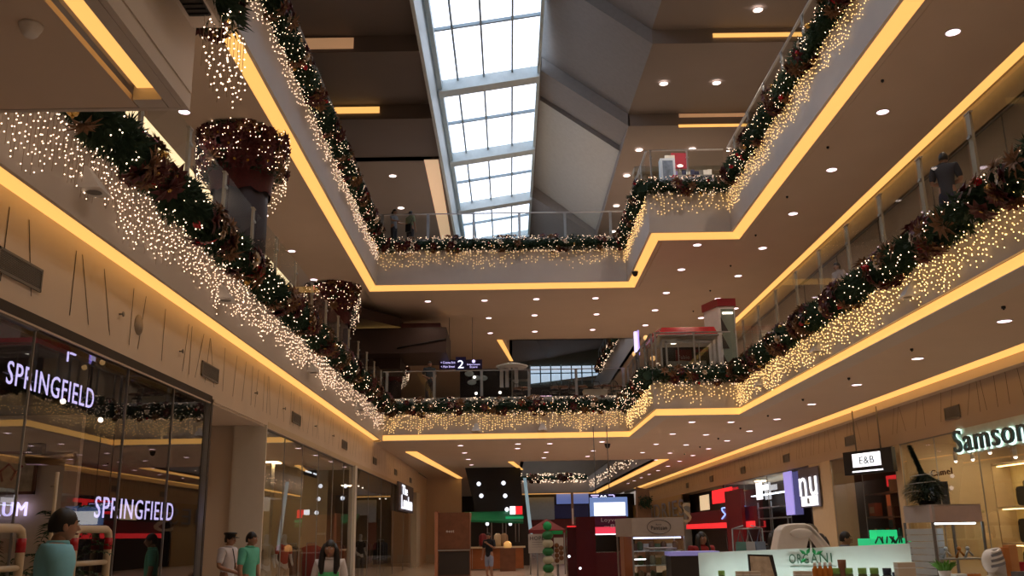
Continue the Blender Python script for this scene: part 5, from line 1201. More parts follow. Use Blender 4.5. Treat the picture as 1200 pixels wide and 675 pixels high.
# white folded arch behind the counter
t = thing('white_arch_chair_back', 'glossy white arched moulding standing behind the cosmetics counter', 'chair back', (3.03,10.1,0), .05)
W = mat('glossy_white', (.86,.83,.80), .2, spec=.6)
g = MB(); n=14; pts=[]; prof=[(-.28,1.38),(-.245,1.50),(-.215,1.60),(-.16,1.645),(-.06,1.66),(.05,1.66),(.11,1.64),(.17,1.58),(.26,1.47),(.33,1.38)]
for i,(x,z) in enumerate(prof): pts.append((x,z))
inner=[(.24,1.38),(.105,1.585),(.04,1.38)]
g.prism_y(pts+inner, 0, .22); o=g.build('shell', W, t); bv=o.modifiers.new('b','BEVEL'); bv.width=.018; bv.segments=3
g = MB(); g.ball((0,.0,1.56),(.12,.02,.05),0,16,8); g.build('raised_pad', W, t)
for x in (-.2,.2): g = MB(); g.tube([(x,.1,0),(x,.1,1.4)],.025,8); g.build('leg', M_STEEL, t)
# round mirror / fan
c = at(949,624,Y=11); t = thing('round_mirror', 'round cream magnifying mirror on a thin stand behind the counter', 'mirror', (c.x,11,0))
g = MB(); g.tube([(0,0,c.z),(0,.03,c.z)],.085,24); g.build('disc', mat('mirror_cream',(.55,.48,.34),.5), t); g = MB(); g.tube([(0,.01,0),(0,.01,c.z-.08)],.01,6); g.lathe((0,0,0),[(.15,0),(.15,.02),(.01,.03)],14); g.build('stand', M_STEEL, t)
g = MB(); pr=[(.09*math.cos(q*PI/12),-.004,c.z+.09*math.sin(q*PI/12)) for q in range(25)]; g.tube(pr,.008,6); g.build('rim', mat('rim_grey',(.35,.33,.28)), t)
# green lit counter sign
c = at(1037,630,Y=14); t = thing('green_lit_counter', 'bright green lit stepped counter behind the cosmetics kiosk', 'counter', (c.x,14,0))
GL = mat('green_lit_acrylic', (.05,.7,.3), emit=.55, ecol=(.02,.75,.28)); w_ = at(1060,630,Y=14).x-at(1013,630,Y=14).x
z0 = at(1037,638,Y=14).z; z1 = at(1037,631,Y=14).z; z2 = at(1037,621,Y=14).z
g = MB(); g.box(-w_/2,-.2,0,w_/2,.3,z0-.02); g.build('base', M_DARK, t); g = MB(); g.box(-w_/2,-.2,z0-.02,w_/2,.3,z1); g.build('lower_step', GL, t); g = MB(); g.box(-w_*.25,-.1,z1,w_*.25,.2,z2); g.build('upper_step', GL, t)
g = MB(); rnd = random.Random(3)
for k in range(12): x=rnd.uniform(-w_*.4,w_*.4); g.tube([(x,-.205,z0+.02),(x+rnd.uniform(-.08,.08),-.205,z1+.03)],.012,5)
g.build('dark_motif', M_INKG, t)
# white slat-wall kiosk with pink top boards
Kc = at(1092,600,Y=12.6); K0 = at(1059,600,Y=13.3); K1 = at(1150,600,Y=12.6+.25)
t = thing('slat_wall_kiosk', 'white slatted glass kiosk with a blank pinkish sign board on top', 'kiosk', (Kc.x,Kc.y,0))
zt = at(1092,591,Y=12.6).z; zb = at(1092,612,Y=12.6).z
def skewbox(mb, p, q, th, z0, z1, mi=0):
    p=Vector(p); q=Vector(q); d=(q-p).normalized(); n=Vector((-d.y,d.x))*th
    mb.prism([(p.x,p.y),(q.x,q.y),(q.x+n.x,q.y+n.y),(p.x+n.x,p.y+n.y)], z0, z1, mi)
C0=(0,0); L0=(K0.x-Kc.x,K0.y-Kc.y); R1=(K1.x-Kc.x,K1.y-Kc.y); B2=(R1[0]+L0[0]*.9,R1[1]+L0[1])
g = MB(); skewbox(g, L0, C0, .04, zb, zt); g.build('left_top_board', mat('kiosk_top_grey',(.48,.44,.44),.5), t)
g = MB(); skewbox(g, C0, R1, .04, zb, zt); g.build('front_top_board', M_PINK, t)
g = MB(); g.prism([L0,C0,R1,B2], zt-.02, zt); g.build('roof', M_WHITE, t)
g = MB()
for z in [.4+.085*k for k in range(int((zb-.4)/.085))]: skewbox(g, L0, C0, .03, z, z+.075)
g.build('slat_panel', mat('slat_white',(.50,.56,.58),.5), t)
g = MB(); Cm=(R1[0]*.48,R1[1]*.48)
for z in [.4+.085*k for k in range(int((zb-.4)/.085))]: skewbox(g, (.0,.45), (Cm[0],Cm[1]+.45), .03, z, z+.075)
g.build('slat_panel', mat('slat_white2',(.50,.50,.50),.5), t)
g = MB(); g.prism([(.05,.1),(R1[0]-.05,R1[1]+.1),(R1[0]-.05,R1[1]+.14),(.05,.14)], zb-.03, zb-.01); g.build('case_lamp', mat('case_lamp_cool',(1,1,1),emit=7,ecol=(.8,.92,1)), t)
g = MB(); g.quad((0,0,.9),(R1[0],R1[1],.9),(R1[0],R1[1],zb),(0,0,zb)); g.build('glass_pane', G_CASE, t)
for p in (L0,C0,R1,B2): g = MB(); g.box(p[0]-.015,p[1]-.0,0,p[0]+.015,p[1]+.03,zb); g.build('corner_post', M_GREY, t)
g = MB(); g.prism([(C0[0]+.02,.03),(R1[0]-.02,R1[1]+.03),(R1[0],R1[1]+.5),(C0[0],.5)], 1.18, 1.195); g.build('glass_shelf', M_STEEL, t)
g = MB(); g.prism([L0,(C0[0],.01),R1,B2], 0, .9); g.build('base_cabinet', M_KIOSK, t)
g = MB(); g.prism([L0,(.0,.02),(R1[0],R1[1]+.02),B2], .9, .93); g.build('cabinet_top', M_WHITE, t)
for k,(fx,z,m_,nm_) in enumerate([(.12,1.55,M_STEEL,'silver'),(.35,1.5,M_WHITE,'white'),(.62,1.45,mat('amber_liquid',(.5,.17,.03)),'amber'),(.8,1.5,M_STEEL,'grey')]):
    g = MB(); g.tube([(-.05,0,.0),(0,0,.10),(.06,0,.03)],.016,6); g.ball((0,0,.12),.03)
    tag(g.build('hanging_accessory', m_, loc=(Kc.x+R1[0]*fx, Kc.y+R1[1]*fx+.25, 1.195)), nm_+' accessory on the glass shelf of the slatted kiosk', 'accessory', 'accessories in the slatted kiosk')
# small drooping christmas tree on the kiosk roof
tb = at(1086,585,Y=12.95); t = thing('christmas_tree', 'small dark green christmas tree with a bent top on the kiosk roof', 'christmas tree', (Kc.x+.10,12.95,zt))
g = MB(); rnd = random.Random(8)
path = [(0,0,0),(0,0,.20),(-.02,0,.42),(-.07,0,.58),(-.12,0,.72),(-.135,0,.80)]
g.tube(path,[.03,.05,.04,.018,.013,.010],8); 
for k in range(4200):
    f = rnd.random()**.8; 
    if f < .62: z=.04+f*.62; R=.30*math.sin(PI*min(1,(f/.62)*.78+.2)); cx=0
    else: q=(f-.62)/.38; z=.42+q*.38; R=.025*(1-q*.3); cx=-.02-.12*q
    a=rnd.uniform(0,2*PI); p=Vector((cx+R*rnd.uniform(.4,1)*math.cos(a), R*rnd.uniform(.4,1)*math.sin(a), z)); d=Vector((math.cos(a),math.sin(a),rnd.uniform(-.9,.1))).normalized(); w_=d.cross(Vector((0,0,1))).normalized()*.008
    g.add([p-w_,p+w_,p+d*rnd.uniform(.06,.13)*(1 if f<.62 else .35)],[(0,1,2)])
g.build('branches', mat('tree_dark',(.012,.03,.016),.7,var=.3,scale=20), t)
g = MB()
for k in range(3): g.tube([(.28*math.cos(a+k)*(1-k*.2),.28*math.sin(a+k)*(1-k*.2),.12+k*.12+.03*a/2) for a in [i*.5 for i in range(9)]],.006,5)
g.build('tinsel', M_STEEL, t)
g = MB(); g.lathe((0,0,0),[(.10,0),(.12,.05),(.04,.06)],12); g.build('foot', M_DARK, t)
# second counter at the right corner with goods
R0p = at(1110,672,Y=8.2)
t = thing('corner_counter', 'white counter at the lower right corner loaded with goods', 'counter', (4.9,8.4,0))
g = MB(); g.box(-1.0,-.6,0,1.6,.35,1.12); g.build('base', M_KIOSK, t); g = MB(); g.box(-1.1,-.65,1.12,1.65,.4,1.16); g.build('counter_top', M_WHITE, t)
c = at(1107,668,Y=8.3); plantm = MB(); rnd = random.Random(2)
for k in range(60):
    a=rnd.uniform(0,2*PI); leaf(plantm, Vector((.03*math.cos(a),.03*math.sin(a),.06)), Vector((math.cos(a)*.5,math.sin(a)*.5,rnd.uniform(.5,1.6))), Vector((0,0,1)), rnd.uniform(.08,.15), .02)
t = thing('potted_grass', 'small bright green potted grass on the corner counter', 'plant', (c.x,8.3,1.16)); plantm.build('leaves', mat('grass_green',(.10,.28,.03)), t); g=MB(); g.lathe((0,0,0),[(.04,0),(.055,.08)],12); g.build('pot', M_WHITE, t)
c = at(1160,655,Y=8.3); t = thing('oval_head_form', 'glossy white oval head form with a striped scarf on the corner counter', 'display head', (c.x,8.3,1.16))
g = MB(); g.lathe((0,0,0),[(.07,0),(.07,.02),(.03,.04),(.03,.07)],12); g.ball((0,0,.15),(.065,.08,.10),0,16,10); g.build('head', W, t)
g = MB(); 
for k in range(6): g.tube([(.09*math.cos(q)*(1-.06*k)+.02,.09*math.sin(q),.12+.022*k+.02*math.cos(q)) for q in [i*.5-2.2 for i in range(8)]],.012,6,k%2)
g.build('striped_scarf', [mat('stripe_grey',(.25,.25,.28)),W], t)
for k,(px,w_,h_,m_,l_) in enumerate([(1178,.05,.26,mat('orange_box2',(.60,.22,.06)),'tall orange carton on the corner counter'),(1186,.07,.28,mat('orange_box3',(.62,.28,.10)),'second tall orange carton on the corner counter'),(1197,.09,.14,M_RED,'red box at the right picture edge on the corner counter'),
      (1168,.10,.17,M_WHITE,'white upright carton behind the head form'),(1136,.12,.06,mat('amber_liquid',(.5,.17,.03)),'amber soap bar on the corner counter'),(1145,.16,.035,M_BLACK,'flat black tray on the corner counter'),(1122,.09,.06,M_KIOSK,'pale small box on the corner counter'),(1195,.12,.07,GC[4],'dark box in front of the red box')]):
    c = at(px,660,Y=8.35 if k<4 else 8.15); g = MB(); g.box(-w_/2,-.05,0,w_/2,.05,h_); g.box(-w_/2-.002,-.052,h_*.8,w_/2+.002,.052,h_*.83)
    tag(g.build('carton', m_, loc=(c.x,c.y,1.16)), l_, 'box', 'goods on the corner counter')
# confectionery kiosk with oval logo
Y=14.0; a = at(740,607,Y=Y); b = at(802,628,Y=Y)
t = thing('glass_case_kiosk', 'glass case kiosk with a cream top board and oval script logo', 'kiosk', (a.x,Y,0)); Wk = b.x-a.x; zt=a.z; zb=b.z
M_CRM = mat('kiosk_cream', (.46,.40,.36), .5)
g = MB(); g.box(0,0,zb,Wk,.04,zt); g.build('front_board', M_CRM, t)
g = MB(); g.prism([(-.14,.9),(0,0),(.03,0.02),(-.10,.9)],zb,zt); g.build('side_board', mat('kiosk_side',(.36,.30,.27),.5), t)
g = MB(); g.prism([(0,0.01),(Wk,.01),(Wk,.9),(-.12,.9)],zt-.03,zt-.001); g.build('roof', M_CRM, t)
cx,cz = Wk*.52,(zt+zb)/2
g = MB(); g.tube([(cx+.17*math.cos(q*PI/16),-.004,cz+.10*math.sin(q*PI/16)) for q in range(33)],.0035,5,cap=False); g.build('oval_ring', INK, t)
text('letters','Rustan', .08,.022,(cx,-.005,cz+.035),FACE_CAM,INK,t,ext=.002,world=False); text('letters','Pantuan', .23,.055,(cx,-.005,cz-.012),FACE_CAM,INK,t,ext=.002,world=False)
for n_,(x0,x1) in (('front_glass',(0.02,Wk)),): g=MB(); g.quad((x0,.02,.95),(x1,.02,.95),(x1,.02,zb),(x0,.02,zb)); g.build(n_,G_CASE,t)
g=MB(); g.quad((Wk,.02,.95),(Wk,.9,.95),(Wk,.9,zb),(Wk,.02,zb)); g.build('side_glass',G_CASE,t)
for x,y in ((0,0),(Wk,0),(Wk,.88),(-.12,.88)): g=MB(); g.box(x-.012,y,0,x+.012,y+.025,zb); g.build('corner_post',M_STEEL,t)
g=MB(); g.box(0,.03,0,Wk,.9,.92); g.build('base_cabinet', M_WOOD, t)
for z in (1.12,1.32): g=MB(); g.box(.03,.2,z,Wk-.03,.8,z+.012); g.build('glass_shelf',M_KIOSK,t)
g=MB(); g.box(.03,.12,zb-.03,Wk-.03,.14,zb-.01); g.build('case_lamp',mat('case_lamp_violet',(.7,.7,1),emit=4,ecol=(.6,.65,1)),t)
g=MB(); g.box(.03,.10,1.21,.2,.13,1.225); g.build('case_lamp',mat('case_lamp_white',(1,1,1),emit=3),t)
rnd = random.Random(6); cmats=[mat('sweet_green',(.12,.16,.06)),mat('sweet_gold',(.45,.32,.12)),mat('sweet_brown',(.2,.1,.05)),mat('sweet_pale',(.55,.5,.4))]
PB={}
for z,nm_ in ((.92,'bottom'),(1.132,'middle'),(1.332,'top')):
    for k in range(8):
        i=rnd.randrange(4)
        if (i,k%2) not in PB:
            g=MB(); (g.lathe((0,0,0),[(.035,0),(.045,.03),(.04,.11),(.02,.13)],10) if k%2 else g.box(-.04,-.03,0,.04,.03,.10)); PB[(i,k%2)]=g.mesh('sweet_box',cmats[i])
        o=bpy.data.objects.new('sweet_box',PB[(i,k%2)]); COL.objects.link(o); o.location=(a.x+.07+k*(Wk-.14)/7,Y+.42,z)
        tag(o,'sweets package %s from the left on the %s shelf of the cream topped kiosk'%(ORD[k].replace('nearest','first'),nm_),'package','sweets in the glass case kiosk')
g = MB(); g.box(0,0,0,.12,.5,zb); tag(g.build('wooden_pillar', mat('orange_wood',(.3,.1,.035)), loc=(at(731,640,Y=14.3).x,14.3,0)), 'orange brown upright wood pillar left of the glass case kiosk', 'pillar')
t = thing('low_glass_case', 'low glass display case in front of the kiosk with oval logo', 'display case', (at(762,660,Y=12.5).x,12.5,0))
g=MB(); g.box(0,0,0,.34,.4,.9); g.build('base',M_DARK,t); g=MB(); g.box(.0,.0,.9,.34,.4,1.38); g.build('glass',G_CASE,t); g=MB(); g.box(-.01,-.01,1.38,.35,.41,1.40); g.build('lid',M_STEEL,t)
t = thing('violet_case', 'violet lit glass case to the right of the low glass case', 'display case', (at(786,655,Y=12.3).x,12.3,0))
g=MB(); g.box(0,0,0,.36,.4,1.3); g.build('base',M_DARK,t); g=MB(); g.box(-.01,-.01,1.3,.62,.41,1.35); g.build('lit_top',mat('violet_soft',(.3,.28,.6),emit=.35,ecol=(.3,.28,.7)),t)
# seated figures and bags behind the counter, seen between the kiosks
person('person in a red top with dark hair behind the kiosk with oval logo', (at(822,640,Y=16).x,16,0), .4, 1.58, (.22,.012,.012), (.03,.02,.02), hair='long', arms='down', female=True, build=1.25)
person('person in a black top with long hair left of the white arch', (at(908,640,Y=14.5).x,14.5,0), .3, 1.58, (.02,.02,.025), hair='long', arms='phone', female=True)
person('person with dark hair right of the white arch', (at(963,640,Y=13.5).x,13.5,0), -.5, 1.53, (.03,.02,.02), hair='long', arms='down', female=True)
person('person in a bluish shirt bending near the round mirror', (at(990,640,Y=15).x,15,0), 1.2, 1.55, (.16,.19,.26), hair='short', arms='front')
t = thing('wire_bag_stand', 'pale blue wire stand with hanging cloth bags behind the white counter', 'display stand', (at(877,640,Y=13).x,13,0))
for s in (-1,1): g=MB(); g.tube([(s*.22,0,0),(s*.20,0,1.62),(s*.05,0,1.66)],.010,6); g.build('frame_leg',mat('pale_blue_wire',(.35,.5,.55),.4),t)
g=MB(); g.tube([(-.2,0,1.62),(.2,0,1.62)],.01,6); g.build('crossbar',M_STEEL,t)
for k,(x,m_) in enumerate([(-.1,mat('teal_cloth',(.12,.3,.28))),(.02,mat('pale_cloth',(.45,.5,.55))),(.16,mat('blue_cloth',(.2,.28,.42)))]):
    g=MB(); g.prism_y([(-.07,1.2),(.07,1.2),(.06,1.45),(-.06,1.45)],-.04,.04); g.tube([(-.04,0,1.45),(0,0,1.6),(.04,0,1.45)],.006,5)
    tag(g.build('cloth_bag',m_,loc=(t.location.x+x,13,0)),['teal','pale','blue'][k]+' cloth bag hanging on the wire stand','bag','cloth bags on the wire stand')
# ------------------------------------------------------------------ kiosks in the middle distance
Y=22.; a=at(619,626,Y=Y); b=at(640,648,Y=Y); t=thing('poster_board','pale poster board headed HOPE in dark letters','poster',(a.x,Y,0))
g=MB(); g.box(0,0,b.z,b.x-a.x,.03,a.z); g.build('board',mat('poster_pale',(.50,.44,.40),.6),t); text('letters','HOPE',(b.x-a.x)*.8,.085,((b.x-a.x)/2,-.01,a.z-.09),FACE_CAM,INK,t,ext=.004,world=False)
g=MB(); 
for k in range(3): g.box(.08,-.004,a.z-.18-k*.05,(b.x-a.x)-.08,-.001,a.z-.185-k*.05)
g.build('small_print',INK,t); g=MB(); g.tube([((b.x-a.x)/2,.02,0),((b.x-a.x)/2,.02,b.z)],.02,6); g.build('post',M_GREY,t)
t=thing('ball_pole','pole of stacked green and cream balls beside the pale poster board','decoration',(at(642,640,Y=21.6).x,21.6,0))
for k in range(9): g=MB(); g.ball((0,0,.16+k*.175),(.125,.125,.10),0,14,8); g.build('ball',mat('ball_green',(.02,.16,.05)) if k%2==0 else mat('ball_cream',(.45,.42,.30)),t)
g=MB(); g.ball((0,0,1.76),.10,0,12,8); g.build('top_ball',mat('ball_bright_green',(.01,.35,.10)),t); g=MB(); g.tube([(0,0,0),(0,0,1.7)],.03,6); g.build('post',M_GREY,t)
g=MB(); g.box(.05,-.02,1.58,.34,.04,1.66); g.build('green_arm',mat('ball_bright_green',(.01,.35,.10)),t)
a=at(649,630,Y=22.2); b=at(661,661,Y=22.2); t=thing('food_poster','narrow poster with brown food picture right of the ball pole','poster',(a.x,22.2,0))
g=MB(); g.box(0,0,b.z,b.x-a.x,.03,a.z); g.build('board',mat('poster_pale',(.5,.44,.4)),t); g=MB()
for k in range(7): g.ball((.06+.1*(k%2),-.005,b.z+.08+.055*k),(.055,.008,.055),0,10,6)
g.build('food_picture',mat('food_brown',(.16,.06,.02)),t); g=MB(); g.box(.05,.03,0,.1,.06,b.z); g.build('post',M_GREY,t)
Y=20.; a=at(664,606,Y=Y); b=at(697,606,Y=Y); M_MAR=mat('maroon_gloss',(.07,.006,.010),.25)
t=thing('maroon_kiosk','tall maroon kiosk block in the middle of the hall','kiosk',(a.x,Y,0)); wv=b.x-a.x
g=MB(); g.box(.18,0,0,wv,.6,a.z); g.build('body',M_MAR,t); g=MB(); g.box(0,.05,0,.18,.55,1.72); g.build('side_body',mat('maroon_gloss2',(.05,.005,.008),.25),t)
g=MB(); g.box(.02,0,1.72,.2,.3,1.745); g.build('red_lit_ledge',M_REDG,t); g=MB(); g.box(.11,.1,1.74,.16,.15,2.42); g.build('mast',mat('mast_brown',(.20,.11,.07)),t); g=MB(); g.box(.12,.09,1.78,.15,.10,2.1); g.build('mast_light',mat('mast_pale',(.6,.55,.5)),t)
for px,py in ((667,652),(680,666)): c=at(px,py,Y=19.98); g=MB(); g.ball((c.x,19.99,c.z),.028,0,8,5); g.build('spot_reflector',WHITE_E,t,True)
Y=27.; a=at(693,605,Y=Y); b=at(735,625,Y=Y); t=thing('purple_kiosk','dark purple kiosk front with white script and glowing pink lower edge','kiosk',(a.x,Y,0)); wv=b.x-a.x
zm = a.z+(b.z-a.z)*.62
g=MB(); g.box(0,0,zm,wv,.3,a.z); g.build('script_board',mat('plum_board',(.09,.012,.05),.3),t); g=MB(); g.box(.06,-.01,b.z,wv,.3,zm); g.build('glowing_board',mat('pink_glow',(1,.1,.2),emit=.55,ecol=(1,.04,.10)),t); g=MB(); g.box(.04,-.02,b.z-.03,wv,.3,b.z); g.build('bright_edge',WHITE_E,t)
text('script','Loyve',wv*.45,.14,(wv*.5,-.01,a.z-.12),FACE_CAM,mat('script_white',(.6,.5,.6)),t,ext=.003,world=False); text('script','~8',wv*.3,.10,(wv*.5,-.01,a.z-.27),FACE_CAM,mat('script_white',(.6,.5,.6)),t,ext=.003,world=False)
g=MB(); g.box(0,.1,0,wv,.35,b.z-.5); g.build('counter',M_MAR,t)
for x in (0.02,wv-.05): g=MB(); g.box(x,.1,0,x+.04,.14,b.z); g.build('post',M_STEEL,t)
Y=30.; a=at(691,583,Y=Y); b=at(736,605,Y=Y); t=thing('lit_screen','large white lit screen in a pale blue frame','screen',(a.x,Y,0)); wv=b.x-a.x
g=MB(); g.box(0,0,b.z,wv,.12,a.z); g.build('frame',mat('blue_frame',(.2,.35,.75),emit=.45,ecol=(.22,.36,.8)),t); c=at(696,591,Y=Y); d=at(733,604,Y=Y)
g=MB(); g.box(c.x-a.x,-.01,d.z,d.x-a.x,0,c.z+.05); g.build('display',M_GLOW,t)
for x in (.1,wv-.1): g=MB(); g.tube([(x,.1,0),(x,.1,b.z)],.03,6); g.build('post',M_GREY,t)
Y=31.; a=at(691,579,Y=Y); b=at(722,589,Y=Y); t=thing('direction_sign','dark violet hanging direction sign with white symbols','sign',(a.x,Y,a.z)); wv=b.x-a.x
g=MB(); g.box(0,0,b.z-a.z,wv,.08,0); g.build('board',mat('sign_violet',(.03,.02,.10)),t); text('symbols','00',wv*.24,.2,(wv*.52,-.01,(b.z-a.z)/2),FACE_CAM,WHITE_E,t,ext=.004,world=False)
g=MB(); g.box(.04,-.01,-.06,wv*.35,-.003,-.03); g.box(.08,-.01,-.12,wv*.3,-.003,-.09); g.box(wv*.82,-.01,-.24,wv*.95,-.003,-.20); g.box(wv*.91,-.01,-.22,wv*.95,-.003,-.05); g.box(wv*.72,-.01,-.05,wv*.92,-.003,-.03); g.build('lines',PURPLE,t)
g=MB(); g.tube([(.2,.04,0),(.2,.04,ZB-a.z)],.015,5); g.tube([(wv-.2,.04,0),(wv-.2,.04,ZB-a.z)],.015,5); g.build('hanger',M_GREY,t)
Y=18.; a=at(745,571,Y=Y); b=at(763,606,Y=Y); t=thing('tapered_tower','brown tapered cardboard tower with dark green ornament behind the oval logo kiosk','display tower',((a.x+b.x)/2,Y,0))
g=MB(); hw=.16; zt_=a.z; g.add([(-hw*1.2,-hw,0),(hw*1.2,-hw,0),(hw*1.2,hw,0),(-hw*1.2,hw,0),(-hw*.75,-hw*.7,zt_),(hw*.65,-hw*.7,zt_-.06),(hw*.65,hw*.7,zt_-.06),(-hw*.75,hw*.7,zt_)],[(0,3,2,1),(4,5,6,7),(0,1,5,4),(1,2,6,5),(2,3,7,6),(3,0,4,7)]); g.build('tower',mat('kraft_brown',(.18,.09,.045),.7,var=.3,scale=5),t)
g=MB(); rnd=random.Random(4)
for k in range(120): a_=rnd.uniform(0,2*PI); leaf(g,Vector((rnd.uniform(-.1,.12),-.14,zt_-.28+rnd.uniform(-.09,.09))),Vector((math.cos(a_),-.4,math.sin(a_))),Vector((0,-1,0)),.06,.02)
g.build('green_ornament',M_GREEN,t)

# ------------------------------------------------------------------ level two: columns, shop wall, awning, cafe, kiosks
M_COL = mat('column_dark', (.045,.035,.045), .5)
def column(x, y, label, gl, cl, r=.62, R=.98, n=2600, seed=1):
    struct_c = MB(); struct_c.lathe((x,y,Z2),[(r,0),(r,ZC-Z2)],32); o = struct_c.build('column', M_COL); tag(o, kind='structure')
    t = thing('garland_ring', gl, 'garland', (x,y,ZC)); g = MB(); rnd = random.Random(seed)
    g.lathe((0,0,0),[(R*.84,-.02),(R*.88,-.40),(R*.80,-.85),(r,-1.1)],24)
    for k in range(n):
        a = rnd.uniform(0,2*PI); z = -rnd.random()*1.1; rr = (R*(1.0 if z>-.6 else .90))*rnd.uniform(.82,1.0)
        p = Vector((rr*math.cos(a),rr*math.sin(a),z)); d = Vector((math.cos(a)+rnd.uniform(-.6,.6),math.sin(a)+rnd.uniform(-.6,.6),rnd.uniform(-.8,.5))).normalized()
        w_ = d.cross(Vector((0,0,1))).normalized()*.02; g.add([p-w_,p+w_,p+d*rnd.uniform(.10,.18)],[(0,1,2)])
    g.build('foliage', M_GREEN, t)
    dr = MB(); nn=32
    dr.add([(( R*.84 if i==0 else R*.72 if i==1 else r+.06)*math.cos(2*PI*j/nn), (R*.84 if i==0 else R*.72 if i==1 else r+.06)*math.sin(2*PI*j/nn), (-.7,-1.15,-1.5)[i]+(.05*math.sin(j*1.7) if i else 0)) for i in range(3) for j in range(nn)], [(i*nn+j,i*nn+(j+1)%nn,(i+1)*nn+(j+1)%nn,(i+1)*nn+j) for i in range(2) for j in range(nn)], 0, True)
    dr.build('burgundy_drape', M_BURG, t)
    for k in range(54):
        a = -PI/2+rnd.uniform(-1.9,1.9); z = -rnd.uniform(.05,1.0); kd = rnd.choice(['poinsettia','poinsettia','poinsettia','gold_leaf_spray'])
        c = bpy.data.objects.new(kd, PM[kd]); COL.objects.link(c); c.parent = t; c.location = (R*math.cos(a),R*math.sin(a),z)
        c.rotation_mode='QUATERNION'; c.rotation_quaternion = Vector((0,0,1)).rotation_difference(Vector((math.cos(a),math.sin(a),-.3)).normalized())
    g = MB()
    for k in range(170): a = rnd.uniform(0,2*PI); rr=R*1.08; g.octa((rr*math.cos(a),rr*math.sin(a),-rnd.random()*.75), .013)
    tag(g.build('string_lights', M_BULBW, t), kind='stuff')
    g = MB()
    for k in range(80):
        a = 2*PI*k/80; ln = .65+.45*math.sin(a-.4)+rnd.uniform(-.2,.2); z = -.7
        while z > -.7-ln: g.octa((R*1.02*math.cos(a)+rnd.uniform(-.02,.02),R*1.02*math.sin(a)+rnd.uniform(-.02,.02),z), .012); z -= rnd.uniform(.08,.16)
    o = g.build('icicle_lights', M_BULBW, loc=(x,y,ZC)); tag(o, cl, 'string lights', kind='stuff')
column(-6.15,20.6,'','wreath of garland around the top of the near dark column at left','dangling fairy lights below the wreath of the near dark column',seed=1)
column(-6.6,34.5,'','wreath of garland around the top of the farther dark column','dangling fairy lights below the wreath of the farther dark column',seed=2)
column(-6.15,48.3,'','wreath of garland on the third column behind the level two awning','dangling fairy lights on the third column behind the awning',seed=3,n=900)
# left level two shop fronts
struct('wall_left_level_two_shops', MB().box(-8.75,-8,10.2,-8.85,60,10.82).box(-8.75,-8,6.45,-8.85,-7,10.3).box(-9.9,-8,6.4,-9.8,60,10.8), M_WALL)
shopfront('upper_shop_window','glass shop fronts behind the left level two railing',-8.78,1,[8,11,14,17,20,23,26,29,32,35,38],10.2,G_SHOP,M_GREY,z0=Z2)
for k,y in enumerate([12.5,18.5,24.5,30.5]):
    g=MB(); g.box(-9.6,y-1,10.0,-9.2,y+1,10.05); tag(g.build('added_shop_lamp',mat('upper_shop_cool',(1,1,1),emit=3,ecol=(.75,.88,1))),ORD[k]+' added cool ceiling lamp in the left level two shops','ceiling light')  # panels added so the upper shops give off light
# right level two shop wall: glass in front of brown wall
struct('wall_right_level_two_shops', MB().box(10.62,-8,10.15,10.72,60,10.82), M_BRONZE)
shopfront('upper_shop_window','dark glass shop fronts behind the right level two railing',10.66,-1,[8,11.5,15,18.5,22,25.5,29,32.5,36,40],10.15,G_SHOP,M_GREY,z0=Z2)
# white display stand seen through left railing
c=at(268,243,X=-6.9); t=thing('information_stand','white slanted information stand behind the left level two railing','stand',(c.x,c.y,Z2)); g=MB(); g.prism_x([(-.2,.95),(.2,1.15),(.2,1.2),(-.2,1.0)],-.2,.2); g.build('top_board',M_WHITE,t); g=MB(); g.tube([(0,0,0),(0,0,1.05)],.03,8); g.lathe((0,0,0),[(.2,0),(.2,.03)],12); g.build('post',M_STEEL,t)
# dark layered awning boxes
M_AWN = mat('awning_brown', (.035,.016,.012), .5); M_AWNR = mat('awning_red_edge', (.10,.012,.01), .4)
t = thing('layered_awning','dark brown layered box awning above the far left of level two','awning',(-5,38,10))
g=MB(); g.add([(-6.4,35.6,10.45),(-4.45,38.4,10.45),(-4.45,38.4,10.05),(-6.4,35.6,10.0),(-8.2,36,10.45),(-8.2,41,10.45),(-4.45,41,10.45),(-4.45,41,10.05),(-8.2,41,10.0),(-8.2,36,10.0)],[(0,1,2,3),(0,4,5,6,1),(3,2,7,8,9),(1,6,7,2),(0,3,9,4)]); g.build('upper_box',M_AWN,t,True)
a=at(467,379,Y=38.6); b=at(516,385,Y=38.6); g=MB(); g.box(a.x-1,38.6,b.z,b.x,41,a.z); g.build('red_edge_board',M_AWNR,t,True)
a=at(415,385,Y=38.0); b=at(523,413,Y=38.0); g=MB(); g.box(a.x-1,38.0,b.z,b.x,41,a.z); g.build('lower_box',M_AWN,t,True)
g=MB(); c=at(465,408,Y=37.97); d=at(523,397,Y=37.97); g.tube([(c.x,37.97,c.z),(d.x,37.97,d.z)],.03,5); g.build('diagonal_strip',M_BLACK,t,True)
a=at(440,419,Y=39); b=at(469,432,Y=39); g=MB(); g.box(a.x-1,39,b.z,b.x,41,a.z); g.box(a.x-3,40.5,Z2,a.x-.2,41,a.z); g.build('side_box',M_AWN,t,True)
g=MB(); g.box(-6.5,38.7,9.96,-2.7,39.2,9.99);  tag(g.build('cove_light',mat('hidden_strip_warm',(1,.6,.2),emit=4,ecol=(1,.55,.16))),'hidden warm strip glowing behind the dark layered awning','cove light')
